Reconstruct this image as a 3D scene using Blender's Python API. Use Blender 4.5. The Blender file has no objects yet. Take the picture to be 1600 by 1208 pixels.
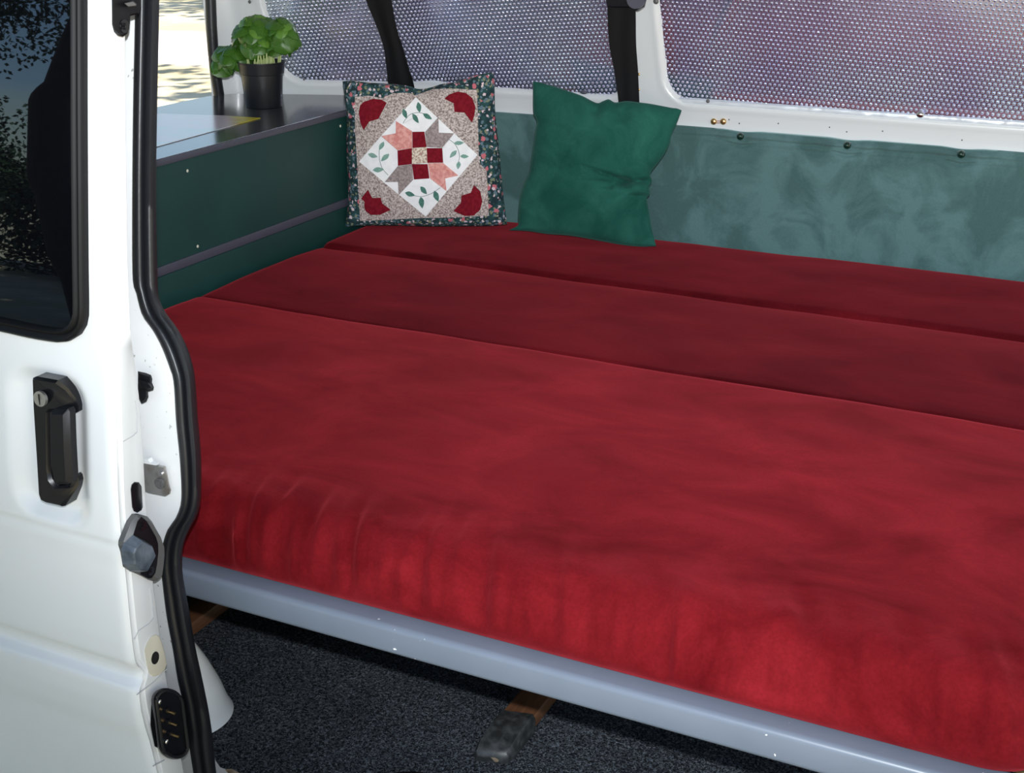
import bpy, bmesh, math, random
from mathutils import Vector, Matrix, noise
random.seed(7)
S = bpy.context.scene
# ------------------------------------------------------------------ camera
CAM = Vector((0, 0, 1.16)); YAW = math.radians(26); PITCH = math.radians(-21); F = 2030.0
cd = bpy.data.cameras.new('camera'); cam = bpy.data.objects.new('camera', cd); S.collection.objects.link(cam)
cam.location = CAM; cam.rotation_euler = (math.radians(90) + PITCH, 0, YAW)
cd.sensor_width = 36; cd.lens = F / 1600 * 36; cd.clip_start = 0.02; cd.clip_end = 400
S.camera = cam
RM = cam.rotation_euler.to_matrix()
# ------------------------------------------------------------------ world, sun, flash, exposure
W = bpy.data.worlds.new('sky'); S.world = W; W.use_nodes = True
wn = W.node_tree; wn.nodes.clear()
wo = wn.nodes.new('ShaderNodeOutputWorld'); wb = wn.nodes.new('ShaderNodeBackground'); sk = wn.nodes.new('ShaderNodeTexSky')
sk.sky_type = 'NISHITA'; sk.sun_disc = False; sk.sun_elevation = math.radians(52); sk.sun_rotation = math.radians(20)
sk.air_density = 1.2; sk.dust_density = 0.6; sk.ozone_density = 2.0
wb.inputs['Strength'].default_value = 0.2
wn.links.new(sk.outputs[0], wb.inputs[0]); wn.links.new(wb.outputs[0], wo.inputs[0])
sl = bpy.data.lights.new('sun', 'SUN'); sl.energy = 10; sl.angle = math.radians(0.53); sl.color = (1, .95, .86)
so = bpy.data.objects.new('sun', sl); S.collection.objects.link(so)
so.rotation_euler = Vector((-0.25, -0.62, -0.85)).to_track_quat('-Z', 'Y').to_euler()     # sun stands beyond the van
fl = bpy.data.lights.new('camera_flash', 'SPOT'); fl.energy = 225; fl.spot_size = math.radians(84); fl.spot_blend = 1.0
fl.shadow_soft_size = 0.012; fl.color = (0.93, 0.97, 1.0)
fo = bpy.data.objects.new('camera_flash', fl); S.collection.objects.link(fo)
fo.location = (0.01, 0.0, 1.248); fo.rotation_euler = (math.radians(90 - 10), 0, math.radians(16))
S.view_settings.view_transform = 'Standard'; S.view_settings.look = 'None'; S.view_settings.gamma = 1
S.view_settings.use_curve_mapping = False; S.view_settings.exposure = 0.0

# ------------------------------------------------------------------ geometry helpers
def ray(px, py): return RM @ Vector(((px - 800) / F, -(py - 604) / F, -1))
def hit(px, py, ax, v):
    d = ray(px, py); return CAM + d * ((v - CAM[ax]) / d[ax])
def hitp(px, py, p0, n):
    d = ray(px, py); return CAM + d * ((p0 - CAM).dot(n) / d.dot(n))
def interp(tab, x):
    if x <= tab[0][0]: return tab[0][1]
    for (a, b), (c, e) in zip(tab, tab[1:]):
        if x <= c: return b + (e - b) * (x - a) / (c - a) if c > a else e
    return tab[-1][1]
def sstep(a, b, x):
    t = max(0, min(1, (x - a) / (b - a))); return t * t * (3 - 2 * t)
def meshobj(name, verts, faces, mat, parent=None, smooth=True, sharp=40):
    me = bpy.data.meshes.new(name); me.from_pydata([tuple(v) for v in verts], [], faces); me.validate()
    return finish(name, me, mat, parent, smooth, sharp)
def finish(name, me, mat, parent=None, smooth=True, sharp=40):
    bm = bmesh.new(); bm.from_mesh(me); bmesh.ops.recalc_face_normals(bm, faces=bm.faces); bm.to_mesh(me); bm.free()
    if smooth:
        me.polygons.foreach_set('use_smooth', [True] * len(me.polygons))
        try: me.set_sharp_from_angle(angle=math.radians(sharp))
        except Exception: pass
    if mat: me.materials.append(mat)
    o = bpy.data.objects.new(name, me); S.collection.objects.link(o)
    if parent:
        o.parent = parent; o.matrix_parent_inverse = Matrix.Translation(-parent.location)
    return o
def bmobj(name, bm, mat, parent=None, smooth=True, sharp=40):
    me = bpy.data.meshes.new(name); bm.to_mesh(me); bm.free(); return finish(name, me, mat, parent, smooth, sharp)
def tag(o, label, cat=None, group=None, kind=None):
    o['label'] = label
    if cat: o['category'] = cat
    if group: o['group'] = group
    if kind: o['kind'] = kind
    return o
def empty(name, loc, label, cat, group=None, kind=None):
    o = bpy.data.objects.new(name, None); S.collection.objects.link(o); o.location = loc; o.empty_display_size = .05
    return tag(o, label, cat, group, kind)
def gridfaces(nu, nv, off=0, closeu=False):
    f = []
    for i in range(nu if closeu else nu - 1):
        for j in range(nv - 1):
            a = i * nv + j; b = ((i + 1) % nu) * nv + j
            f.append((off + a, off + b, off + b + 1, off + a + 1))
    return f
def box(bm, lo, hi, bev=0.0, seg=2):
    r = bmesh.ops.create_cube(bm, size=1); vs = r['verts']
    for v in vs:
        v.co = Vector([lo[k] + (hi[k] - lo[k]) * (v.co[k] + .5) for k in range(3)])
    if bev:
        es = list({e for v in vs for e in v.link_edges})
        bmesh.ops.bevel(bm, geom=es, offset=bev, segments=seg, affect='EDGES', profile=.5)
def boxobj(name, lo, hi, mat, parent=None, bev=0.002):
    bm = bmesh.new(); box(bm, lo, hi, bev); return bmobj(name, bm, mat, parent)
def cyl(bm, p, d, r, h, n=20, r2=None):
    q = Vector(d).normalized().to_track_quat('Z', 'Y').to_matrix().to_4x4()
    m = Matrix.Translation(Vector(p) + Vector(d).normalized() * h / 2) @ q
    bmesh.ops.create_cone(bm, cap_ends=True, segments=n, radius1=r, radius2=r if r2 is None else r2, depth=h, matrix=m)
def ball(bm, p, r, seg=14, scale=(1, 1, 1)):
    m = Matrix.Translation(Vector(p)) @ Matrix.Diagonal((*scale, 1))
    bmesh.ops.create_uvsphere(bm, u_segments=seg, v_segments=max(6, seg // 2 + 1), radius=r, matrix=m)
def prism(name, base, top, mat, parent=None, inset=0.0, insh=0.0, sharp=35):
    """solid between two matching outlines, the top edge chamfered by inset / insh"""
    n = len(base); vs = list(base); lo = [b.lerp(t, 1 - insh) for b, t in zip(base, top)]
    vs += lo; c = sum(top, Vector()) / n
    ins = []
    for i in range(n):
        a, b, d = top[i - 1], top[i], top[(i + 1) % n]
        e1 = (b - a).normalized(); e2 = (d - b).normalized(); t = (e1 + e2)
        t = t.normalized() if t.length > 1e-6 else e1
        nn = (sum([(top[k] - c).cross(top[(k + 1) % n] - c) for k in range(n)], Vector())).normalized()
        side = nn.cross(t)
        ins.append(b + side * inset)
    vs += ins
    f = [tuple(range(n))[::-1], tuple(range(2 * n, 3 * n))]
    for i in range(n):
        j = (i + 1) % n; f.append((i, j, n + j, n + i)); f.append((n + i, n + j, 2 * n + j, 2 * n + i))
    return meshobj(name, vs, f, mat, parent, True, sharp)
def tube(name, pts, r, mat, parent=None, n=10, taper=None):
    vs = []; up = Vector((0, 0, 1))
    for i, p in enumerate(pts):
        d = (pts[min(i + 1, len(pts) - 1)] - pts[max(i - 1, 0)]).normalized()
        a = d.cross(up if abs(d.z) < .9 else Vector((1, 0, 0))).normalized(); b = d.cross(a)
        rr = r if taper is None else r * taper(i / (len(pts) - 1))
        for k in range(n):
            t = 2 * math.pi * k / n; vs.append(p + a * math.cos(t) * rr + b * math.sin(t) * rr)
    f = [(i * n + k, i * n + (k + 1) % n, (i + 1) * n + (k + 1) % n, (i + 1) * n + k) for i in range(len(pts) - 1) for k in range(n)]
    f += [tuple(range(n))[::-1], tuple((len(pts) - 1) * n + k for k in range(n))]
    return meshobj(name, vs, f, mat, parent)
def smoothcurve(pts, n):
    """Catmull-Rom through 2-D points, n samples equally spaced by arc length"""
    P = [Vector(p) for p in pts]; P = [P[0] * 2 - P[1]] + P + [P[-1] * 2 - P[-2]]; out = []
    for i in range(1, len(P) - 2):
        for k in range(12):
            t = k / 12; a, b, c, d = P[i - 1:i + 3]
            out.append(.5 * ((2 * b) + (c - a) * t + (2 * a - 5 * b + 4 * c - d) * t * t + (3 * b - a - 3 * c + d) * t ** 3))
    out.append(P[-2]); L = [0]
    for a, b in zip(out, out[1:]): L.append(L[-1] + (b - a).length)
    res = []; k = 0
    for i in range(n):
        s = L[-1] * i / (n - 1)
        while k < len(L) - 2 and L[k + 1] < s: k += 1
        res.append(out[k].lerp(out[k + 1], (s - L[k]) / max(1e-9, L[k + 1] - L[k])))
    return res

# ------------------------------------------------------------------ materials
def mat(name, col, rough=.5, metal=0, **kw):
    m = bpy.data.materials.new(name); m.use_nodes = True; b = m.node_tree.nodes['Principled BSDF']
    b.inputs['Base Color'].default_value = (*col, 1); b.inputs['Roughness'].default_value = rough; b.inputs['Metallic'].default_value = metal
    for k, v in kw.items(): b.inputs[k.replace('_', ' ')].default_value = v
    return m
def N(m, t, **kw):
    n = m.node_tree.nodes.new(t)
    for k, v in kw.items():
        if k in n.inputs.keys() or k.replace('_', ' ') in n.inputs.keys():
            n.inputs[k.replace('_', ' ')].default_value = v
        else: setattr(n, k, v)
    return n
def L(m, a, b): m.node_tree.links.new(a, b)
def coords(m, scale=(1, 1, 1), rot=(0, 0, 0)):
    t = N(m, 'ShaderNodeTexCoord'); mp = N(m, 'ShaderNodeMapping'); mp.inputs['Scale'].default_value = scale; mp.inputs['Rotation'].default_value = rot
    L(m, t.outputs['Object'], mp.inputs[0]); return mp.outputs[0]
def noisecol(m, c1, c2, scale=10, detail=5, lo=.35, hi=.65, stretch=(1, 1, 1), rough=.55, link=True, dist=0, rot=(0, 0, 0)):
    n = N(m, 'ShaderNodeTexNoise', Scale=scale, Detail=detail, Roughness=rough, Distortion=dist)
    L(m, coords(m, stretch, rot), n.inputs['Vector'])
    r = N(m, 'ShaderNodeValToRGB'); r.color_ramp.elements[0].position = lo; r.color_ramp.elements[1].position = hi
    r.color_ramp.elements[0].color = (*c1, 1); r.color_ramp.elements[1].color = (*c2, 1)
    L(m, n.outputs['Fac'], r.inputs[0])
    if link: L(m, r.outputs[0], m.node_tree.nodes['Principled BSDF'].inputs['Base Color'])
    return r.outputs[0], n.outputs['Fac']
def mix(m, a, b, fac, mode='MIX', f=None):
    x = N(m, 'ShaderNodeMix', data_type='RGBA', blend_type=mode)
    if f is not None: x.inputs[0].default_value = f
    else: L(m, fac, x.inputs[0])
    for s, v in ((6, a), (7, b)):
        if isinstance(v, tuple): x.inputs[s].default_value = (*v, 1)
        else: L(m, v, x.inputs[s])
    return x.outputs[2]
def setcol(m, out): L(m, out, m.node_tree.nodes['Principled BSDF'].inputs['Base Color'])
def bump(m, scale, strength, dist=.002, detail=4, stretch=(1, 1, 1), rot=(0, 0, 0)):
    n = N(m, 'ShaderNodeTexNoise', Scale=scale, Detail=detail); L(m, coords(m, stretch, rot), n.inputs['Vector'])
    b = N(m, 'ShaderNodeBump', Strength=strength, Distance=dist); L(m, n.outputs['Fac'], b.inputs['Height'])
    L(m, b.outputs[0], m.node_tree.nodes['Principled BSDF'].inputs['Normal'])

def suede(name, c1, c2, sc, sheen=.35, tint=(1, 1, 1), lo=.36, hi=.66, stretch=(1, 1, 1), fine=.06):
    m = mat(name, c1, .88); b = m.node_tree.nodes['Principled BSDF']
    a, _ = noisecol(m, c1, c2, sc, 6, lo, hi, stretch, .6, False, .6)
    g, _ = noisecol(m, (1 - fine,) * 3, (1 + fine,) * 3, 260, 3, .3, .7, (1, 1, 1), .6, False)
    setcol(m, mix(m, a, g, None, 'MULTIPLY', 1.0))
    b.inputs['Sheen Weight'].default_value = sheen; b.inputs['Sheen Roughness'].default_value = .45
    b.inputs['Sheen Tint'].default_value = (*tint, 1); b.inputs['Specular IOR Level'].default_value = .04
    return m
M = {}
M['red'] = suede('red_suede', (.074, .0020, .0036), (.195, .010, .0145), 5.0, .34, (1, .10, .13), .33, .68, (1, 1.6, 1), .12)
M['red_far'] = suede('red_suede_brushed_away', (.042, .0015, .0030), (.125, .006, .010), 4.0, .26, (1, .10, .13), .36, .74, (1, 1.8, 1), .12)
M['green_suede'] = suede('green_suede', (.010, .066, .050), (.023, .112, .086), 12, .10, (.5, 1, .85), .36, .66)
M['panel_suede'] = suede('panel_suede', (.058, .114, .114), (.094, .174, .176), 9, .45, (.75, 1, 1), .42, .58)
M['white'] = mat('white_paint', (.80, .82, .84), .28, 0, Coat_Weight=.4, Coat_Roughness=.06)
noisecol(M['white'], (.78, .80, .82), (.83, .84, .855), 3, 3)
M['jamb'] = mat('jamb_paint', (.78, .79, .8), .35)
def specks(m, base1, base2, speck, sc, thr, patch=.55):
    a, _ = noisecol(m, base1, base2, 6, 4, .35, .65, (1, 1, 1), .6, False)
    n = N(m, 'ShaderNodeTexNoise', Scale=sc, Detail=2); L(m, coords(m), n.inputs['Vector'])
    r = N(m, 'ShaderNodeValToRGB'); r.color_ramp.elements[0].position = thr; r.color_ramp.elements[1].position = thr + .03
    L(m, n.outputs['Fac'], r.inputs[0])
    p = N(m, 'ShaderNodeTexNoise', Scale=7, Detail=2); L(m, coords(m), p.inputs['Vector'])
    q = N(m, 'ShaderNodeValToRGB'); q.color_ramp.elements[0].position = patch; q.color_ramp.elements[1].position = patch + .1
    L(m, p.outputs['Fac'], q.inputs[0])
    mu = N(m, 'ShaderNodeMath', operation='MULTIPLY'); L(m, r.outputs[0], mu.inputs[0]); L(m, q.outputs[0], mu.inputs[1])
    setcol(m, mix(m, a, speck, mu.outputs[0]))
specks(M['jamb'], (.72, .73, .74), (.80, .81, .82), (.25, .24, .23), 160, .68, .5)
M['inner_white'] = mat('inner_white_paint', (.66, .68, .70), .3, 0, Coat_Weight=.3, Coat_Roughness=.1)
M['rubber'] = mat('black_rubber', (.008, .009, .012), .42); bump(M['rubber'], 90, .15)
M['gloss_black'] = mat('gloss_black_plastic', (.006, .006, .008), .24)
M['black'] = mat('black_plastic', (.005, .005, .007), .45, 0, Specular_IOR_Level=.3)
M['glass'] = mat('tinted_glass', (.002, .002, .003), .01, 0, IOR=1.75, Specular_Tint=(.62, .8, 1, 1))
M['gasket_rubber'] = mat('window_gasket_rubber', (.004, .004, .005), .55, 0, Specular_IOR_Level=.25)
M['rail'] = mat('grey_rail_paint', (.16, .19, .24), .36); specks(M['rail'], (.145, .175, .225), (.17, .20, .255), (.85, .87, .9), 120, .73, .52)
M['cab_green'] = mat('dark_green_laminate', (.005, .042, .038), .5); specks(M['cab_green'], (.005, .040, .036), (.007, .050, .045), (.6, .6, .5), 190, .76, .6)
M['edging'] = mat('grey_edging', (.07, .072, .10), .45)
M['top'] = mat('grey_worktop_laminate', (.045, .047, .055), .15, 0, IOR=1.9)
noisecol(M['top'], (.04, .042, .05), (.05, .052, .06), 40)
M['foil'] = mat('silver_bubble_foil', (.66, .67, .80), .17, .95)
noisecol(M['foil'], (.60, .58, .80), (.74, .80, .94), 3.5, 2, .35, .65)
M['clear_edge'] = mat('silver_foil_edge', (.72, .76, .82), .35, .35)
M['belt'] = mat('black_webbing', (.005, .005, .006), .75, 0, Specular_IOR_Level=.2)
M['steel'] = mat('steel', (.42, .41, .40), .38, .85); noisecol(M['steel'], (.3, .27, .24), (.46, .45, .44), 60, 4, .3, .5)
M['zinc'] = mat('cast_zinc', (.12, .12, .12), .5, .3)
M['wedge'] = mat('worn_grey_plastic', (.10, .125, .16), .4); noisecol(M['wedge'], (.035, .048, .066), (.12, .145, .18), 45, 4)
M['brass'] = mat('brass', (.75, .5, .22), .25, .95)
M['chrome'] = mat('chrome', (.7, .7, .72), .15, 1)
M['copper'] = mat('copper_wire', (.7, .3, .2), .4, .6)
M['cream'] = mat('cream_plastic', (.66, .63, .52), .5)
M['gasket'] = mat('green_knob', (.002, .022, .016), .08, 0, Coat_Weight=.6)
M['rust'] = mat('rusty_steel', (.25, .14, .08), .8); noisecol(M['rust'], (.15, .09, .05), (.5, .4, .3), 60, 5)
M['wood'] = mat('brown_wood', (.11, .045, .02), .5); noisecol(M['wood'], (.075, .03, .014), (.15, .065, .03), 25, 5, .3, .7, (6, .6, 6))
M['ply'] = mat('plywood', (.3, .2, .12), .7); noisecol(M['ply'], (.25, .16, .09), (.35, .24, .14), 12, 4, .3, .7, (1, 8, 1))
M['cap'] = mat('dark_end_cap', (.03, .033, .034), .4); noisecol(M['cap'], (.02, .022, .023), (.075, .078, .08), 70, 4, .4, .75)
M['pot'] = mat('black_pot_plastic', (.007, .008, .011), .42)
M['soil'] = mat('potting_soil', (.03, .02, .014), .95)
M['stem'] = mat('pale_green_stem', (.42, .5, .2), .5)
M['basil'] = mat('basil_leaf', (.04, .12, .01), .42); noisecol(M['basil'], (.024, .085, .007), (.06, .165, .014), 30, 3)
M['basil2'] = mat('young_basil_leaf', (.16, .34, .05), .4); noisecol(M['basil2'], (.07, .18, .02), (.13, .27, .04), 40, 3)
# carpet
m = M['carpet'] = mat('grey_felt_carpet', (.03, .035, .045), .95)
a, _ = noisecol(m, (.007, .009, .012), (.30, .34, .40), 250, 4, .46, .80, (1, 1, 1), .7, False, 1.2)
b_, _ = noisecol(m, (.75, .75, .75), (1.15, 1.13, 1.1), 9, 3, .3, .7, (1, 1, 1), .6, False)
setcol(m, mix(m, a, b_, None, 'MULTIPLY', 1.0)); bump(m, 420, .9, .003, 3); m.node_tree.nodes['Principled BSDF'].inputs['Specular IOR Level'].default_value = .15
# quilt fabrics
def cloth(name, c1, c2, sc, lo=.4, hi=.6): 
    m = mat(name, c1, .9); noisecol(m, c1, c2, sc, 4, lo, hi); m.node_tree.nodes['Principled BSDF'].inputs['Specular IOR Level'].default_value = .1; return m
M['q_white'] = cloth('white_cotton', (.80, .80, .82), (.86, .86, .87), 60)
M['q_red'] = cloth('dark_red_cotton', (.15, .006, .014), (.20, .010, .020), 150)
M['q_tan'] = cloth('speckled_taupe_cotton', (.20, .15, .14), (.60, .52, .49), 280, .38, .6)
M['q_taupe'] = cloth('grey_taupe_cotton', (.22, .18, .18), (.36, .30, .29), 200)
M['q_cream'] = cloth('speckled_cream_cotton', (.35, .22, .18), (.7, .63, .52), 230, .4, .55)
M['q_pink'] = cloth('salmon_cotton', (.60, .23, .21), (.72, .37, .33), 130)
M['q_leaf'] = cloth('green_leaf_cotton', (.06, .16, .13), (.09, .21, .17), 150)
M['q_leaf_pale'] = cloth('pale_green_leaf_cotton', (.17, .32, .27), (.24, .38, .33), 150)
m = M['q_floral'] = mat('floral_print_cotton', (.01, .05, .05), .9)
def vor(m, sc, thr, seedoff):
    c = coords(m, (1, 1, 1)); ad = N(m, 'ShaderNodeVectorMath', operation='ADD'); L(m, c, ad.inputs[0]); ad.inputs[1].default_value = (seedoff, seedoff * .7, 0)
    dn = N(m, 'ShaderNodeTexNoise', Scale=120, Detail=2); L(m, ad.outputs[0], dn.inputs['Vector'])
    sm = N(m, 'ShaderNodeVectorMath', operation='SCALE'); L(m, dn.outputs['Color'], sm.inputs[0]); sm.inputs['Scale'].default_value = .012
    a2 = N(m, 'ShaderNodeVectorMath', operation='ADD'); L(m, ad.outputs[0], a2.inputs[0]); L(m, sm.outputs[0], a2.inputs[1])
    v = N(m, 'ShaderNodeTexVoronoi', Scale=sc); L(m, a2.outputs[0], v.inputs['Vector'])
    l = N(m, 'ShaderNodeMath', operation='LESS_THAN'); L(m, v.outputs['Distance'], l.inputs[0]); l.inputs[1].default_value = thr
    return l.outputs[0], v.outputs['Color']
base, _ = noisecol(m, (.004, .022, .028), (.014, .06, .062), 60, 3, .4, .6, (1, 1, 1), .5, False)
f1, c1 = vor(m, 110, .36, .3); f2, c2 = vor(m, 80, .25, 1.1); f3, _ = vor(m, 90, .27, 2.7); f4, _ = vor(m, 48, .26, 4.1)
o1 = mix(m, base, (.10, .16, .20), f1); o1 = mix(m, o1, (.20, .21, .12), f3); o1 = mix(m, o1, (.50, .13, .16), f4); o1 = mix(m, o1, (.62, .50, .53), f2); setcol(m, o1)
# leaflet print
m = M['leaflet'] = mat('printed_leaflet', (.6, .6, .6), .18, 0, IOR=1.8)
a, _ = noisecol(m, (.55, .62, .68), (.70, .60, .68), 9, 3, .4, .6, (1, 1, 1), .5, False)
tc = N(m, 'ShaderNodeTexCoord'); sx = N(m, 'ShaderNodeSeparateXYZ'); L(m, tc.outputs['Object'], sx.inputs[0])
r = N(m, 'ShaderNodeMapRange'); r.inputs[1].default_value = 2.10; r.inputs[2].default_value = 2.14
ma = N(m, 'ShaderNodeMath', operation='MULTIPLY_ADD'); L(m, sx.outputs['X'], ma.inputs[0]); ma.inputs[1].default_value = 1.15; ma.inputs[2].default_value = 1.15 * 1.655
ad_ = N(m, 'ShaderNodeMath', operation='ADD'); L(m, sx.outputs['Y'], ad_.inputs[0]); L(m, ma.outputs[0], ad_.inputs[1]); L(m, ad_.outputs[0], r.inputs[0])
y2, _ = noisecol(m, (.55, .38, .02), (.62, .56, .05), 30, 3, .4, .6, (1, 1, 1), .5, False)
setcol(m, mix(m, a, y2, r.outputs[0]))
# outdoors
M['ground'] = mat('dry_ground', (.5, .42, .28), .95)
m = M['ground']; a, _ = noisecol(m, (.50, .42, .24), (.62, .54, .36), 1.2, 6, .4, .6, (1, 1, 1), .6, False)
tc = N(m, 'ShaderNodeTexCoord'); sx = N(m, 'ShaderNodeSeparateXYZ'); L(m, tc.outputs['Object'], sx.inputs[0])
r = N(m, 'ShaderNodeMapRange'); r.inputs[1].default_value = 10.4; r.inputs[2].default_value = 10.8; L(m, sx.outputs['Y'], r.inputs[0])
r2 = N(m, 'ShaderNodeMapRange'); r2.inputs[1].default_value = 13.2; r2.inputs[2].default_value = 12.6; L(m, sx.outputs['Y'], r2.inputs[0])
mu = N(m, 'ShaderNodeMath', operation='MULTIPLY'); L(m, r.outputs[0], mu.inputs[0]); L(m, r2.outputs[0], mu.inputs[1])
setcol(m, mix(m, a, (.70, .62, .60), mu.outputs[0])); bump(m, 6, .4, .05, 6)
M['bark'] = mat('bark', (.035, .026, .02), .9); bump(M['bark'], 8, .8, .05, 5, (1, 1, .25))
M['foliage'] = mat('tree_leaf', (.03, .06, .018), .6)
M['alu'] = mat('painted_roof_metal', (.5, .51, .52), .5)

# ------------------------------------------------------------------ SETTING: ground outside, floor
meshobj('ground_far', [(-120, -60, -.5), (60, -60, -.5), (60, 120, -.5), (-120, 120, -.5)], [(0, 1, 2, 3)], M['ground'])
g = S.objects['ground_far']; g.name = 'ground'; tag(g, 'dry grass and pale track in the sun outside the van', 'ground', kind='structure')
fl_ = boxobj('floor', (-2.0, 1.03, -.05), (1.3, 2.66, 0), M['carpet'], None, .004); tag(fl_, 'dark grey speckled felt carpet on the van floor', 'floor', kind='structure')

# door profile: outer skin of the sliding door, Y as a function of z, read at its leading edge X = XD
XD = -0.93
edge_px = [(176, -260), (175, -120), (175, 0), (172, 150), (172, 300), (174, 430), (177, 560), (178, 650), (180, 760), (182, 800), (186, 851), (191, 888), (197, 950), (203, 1009), (207, 1036), (210, 1043), (219, 1049), (221, 1055), (221, 1062), (214, 1080), (213.5, 1086), (216, 1111), (223, 1140), (230, 1161), (241.5, 1208), (262, 1290), (285, 1370)]
PROF = sorted([(p.z, p.y) for p in (hit(x, y, 0, XD) for x, y in edge_px)])
strip_px = [(196, -260), (196, -120), (196.5, 0), (198, 200), (201, 400), (206, 520), (214, 570), (221, 620), (227, 700), (232, 790), (236, 830), (243, 911), (253, 989), (262, 1050), (267, 1074), (285, 1178), (291, 1208), (310, 1290), (330, 1370)]
STRIP = sorted([(p.z, p.y) for p in (hit(x, y, 0, XD) for x, y in strip_px)])
def Yd(z): return interp(PROF, z)
SM = [(z / 100, sum(Yd(z / 100 + k / 100) for k in range(-9, 10)) / 19) for z in range(-10, 150, 2)]
def Ys(z): return interp(SM, z) + .078           # body / seal surface, behind the door
def skinhit(px, py, off=0, fn=Yd):
    y = fn(.5); p = None
    for _ in range(8):
        p = hit(px, py, 1, y); y = fn(p.z) - off
    return p
# seal outline (pixels, left and right border), lifted onto the body surface
sl_l = [(212, -330), (211, -150), (211, 0), (208, 150), (206.5, 300), (207, 430), (212, 455), (222, 492), (238, 515), (252, 541), (264, 572), (271, 597), (275, 660), (281, 722), (283, 780), (275, 808), (261, 829), (253, 857), (251, 880), (253, 905), (260, 962), (270, 1016), (277, 1060), (287, 1104), (294, 1155), (302, 1208), (318, 1300), (330, 1360)]
sl_r = [(252, -330), (250, -150), (249, 0), (246, 150), (244, 300), (246, 430), (248, 462), (258, 487), (275, 510), (289, 535), (299, 562), (305, 592), (309, 650), (314, 710), (314, 772), (309, 802), (297, 825), (288, 846), (284.5, 868), (286, 901), (294, 945), (305, 1009), (316, 1060), (326, 1110), (333, 1158), (338, 1208), (352, 1300), (362, 1360)]
NS = 160
Lc = smoothcurve([(x, y, 0) for x, y in sl_l], NS); Rc = smoothcurve([(x, y, 0) for x, y in sl_r], NS)
prof = [(0, 0), (0, .012), (.05, .019), (.17, .0235), (.30, .022), (.40, .017), (.46, .012), (.52, .0135), (.60, .0185), (.74, .0165), (.88, .008), (1, -.006), (1.0, -.022), (.6, -.022), (.3, -.012)]
vs = []; SEALX = []
for a, b in zip(Lc, Rc):
    P = skinhit(a.x, a.y, 0, Ys); Q = skinhit(b.x, b.y, 0, Ys); SEALX.append(((P.z + Q.z) / 2, (P.x * .6 + Q.x * .4)))
    for t, h in prof:
        q_ = a.lerp(b, t); vs.append(skinhit(q_.x, q_.y, h * .62, Ys))
seal = meshobj('door_seal', vs, gridfaces(NS, len(prof)) + [tuple((NS - 1) * len(prof) + k for k in range(len(prof)))], M['rubber'], None, True, 70)
# close the profile loop
tag(seal, 'black rubber seal running down the edge of the side door opening', 'rubber seal')
SEALX.sort()
# ---- near body side behind the door (pillar jamb)
zs = [-.45 + i * .02 for i in range(95)]
vs = []
nx = 14
for z in zs:
    xr = interp(SEALX, z) - .001
    for k in range(nx):
        x = xr - (k / (nx - 1)) ** 1.5 * (xr + 1.98)
        d = 0
        # pressed pocket round the striker plate
        d += .006 * sstep(.0, 1, 1 - max(abs(x + 1.0) / .09, abs(z - .53) / .11))
        vs.append((x, Ys(z) + d, z))
vs2 = [(x - .004, y + .006, z) for x, y, z in vs]
f = gridfaces(len(zs), nx) + gridfaces(len(zs), nx, len(vs))
f += [(i * nx, (i + 1) * nx, len(vs) + (i + 1) * nx, len(vs) + i * nx) for i in range(len(zs) - 1)]
wn_ = meshobj('wall_near', vs + vs2, f, M['jamb']); tag(wn_, 'white painted body pillar between sliding door and rubber seal', 'wall', kind='structure')
def onx(pts, x): return [hit(px, py, 0, x) for px, py in pts]
def onb(pts, off): return [skinhit(px, py, off, Ys) for px, py in pts]
def z8(pts): return [(180 + x / 6.04, 700 + y / 6.04) for x, y in pts]
def z6(pts): return [(x / 4, 560 + y / 4) for x, y in pts]
def z7(pts): return [(x / 2.96, 800 + y / 2.96) for x, y in pts]
def z1(pts): return [(x / 4, y / 4) for x, y in pts]
# striker plate (child of the wall), bolt, rubber buffer
pl = z8([(270, 130), (478, 172), (512, 345), (528, 395), (520, 430), (490, 447), (330, 412), (270, 380)])
sp = prism('striker_plate', onb(pl, .004), [v + Vector((0, -.004, 0)) for v in onb(pl, .004)], M['steel'], wn_, .0006, .3)
sp['label'] = 'grey steel striker plate with bolt'
bm = bmesh.new(); c = onb(z8([(428, 330)]), .008)[0]; cyl(bm, c, (0, -1, 0), .0065, .003, 20); cyl(bm, c, (0, -1, 0), .004, .005, 6)
bmobj('bolt', bm, M['zinc'], sp)
bm = bmesh.new(); c = onb(z8([(440, 238)]), .008)[0]; cyl(bm, c, (0, -1, 0), .0025, .003, 12); bmobj('screw', bm, M['chrome'], sp)
tabp = z8([(300, 78), (345, 88), (362, 120), (420, 140), (418, 150), (300, 128)])
prism('bracket_tab', onb(tabp, .004), [v + Vector((0, -.006, 0)) for v in onb(tabp, .004)], M['inner_white'], wn_, .0005, .3)
bp = z6([(862, 80), (915, 92), (945, 105), (952, 130), (950, 150), (962, 180), (958, 198), (925, 208), (928, 240), (915, 270), (885, 285), (862, 240)])
rb = prism('rubber_buffer', onb(bp, 0), onb(bp, .014), M['black'], wn_, .003, .25)
rb['label'] = 'black rubber buffer on the pillar'
bp2 = z6([(862, 130), (930, 150), (955, 185), (930, 195), (880, 190)])
prism('buffer_rib', onb(bp2, .012), onb(bp2, .02), M['black'], wn_, .002, .3)

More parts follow.
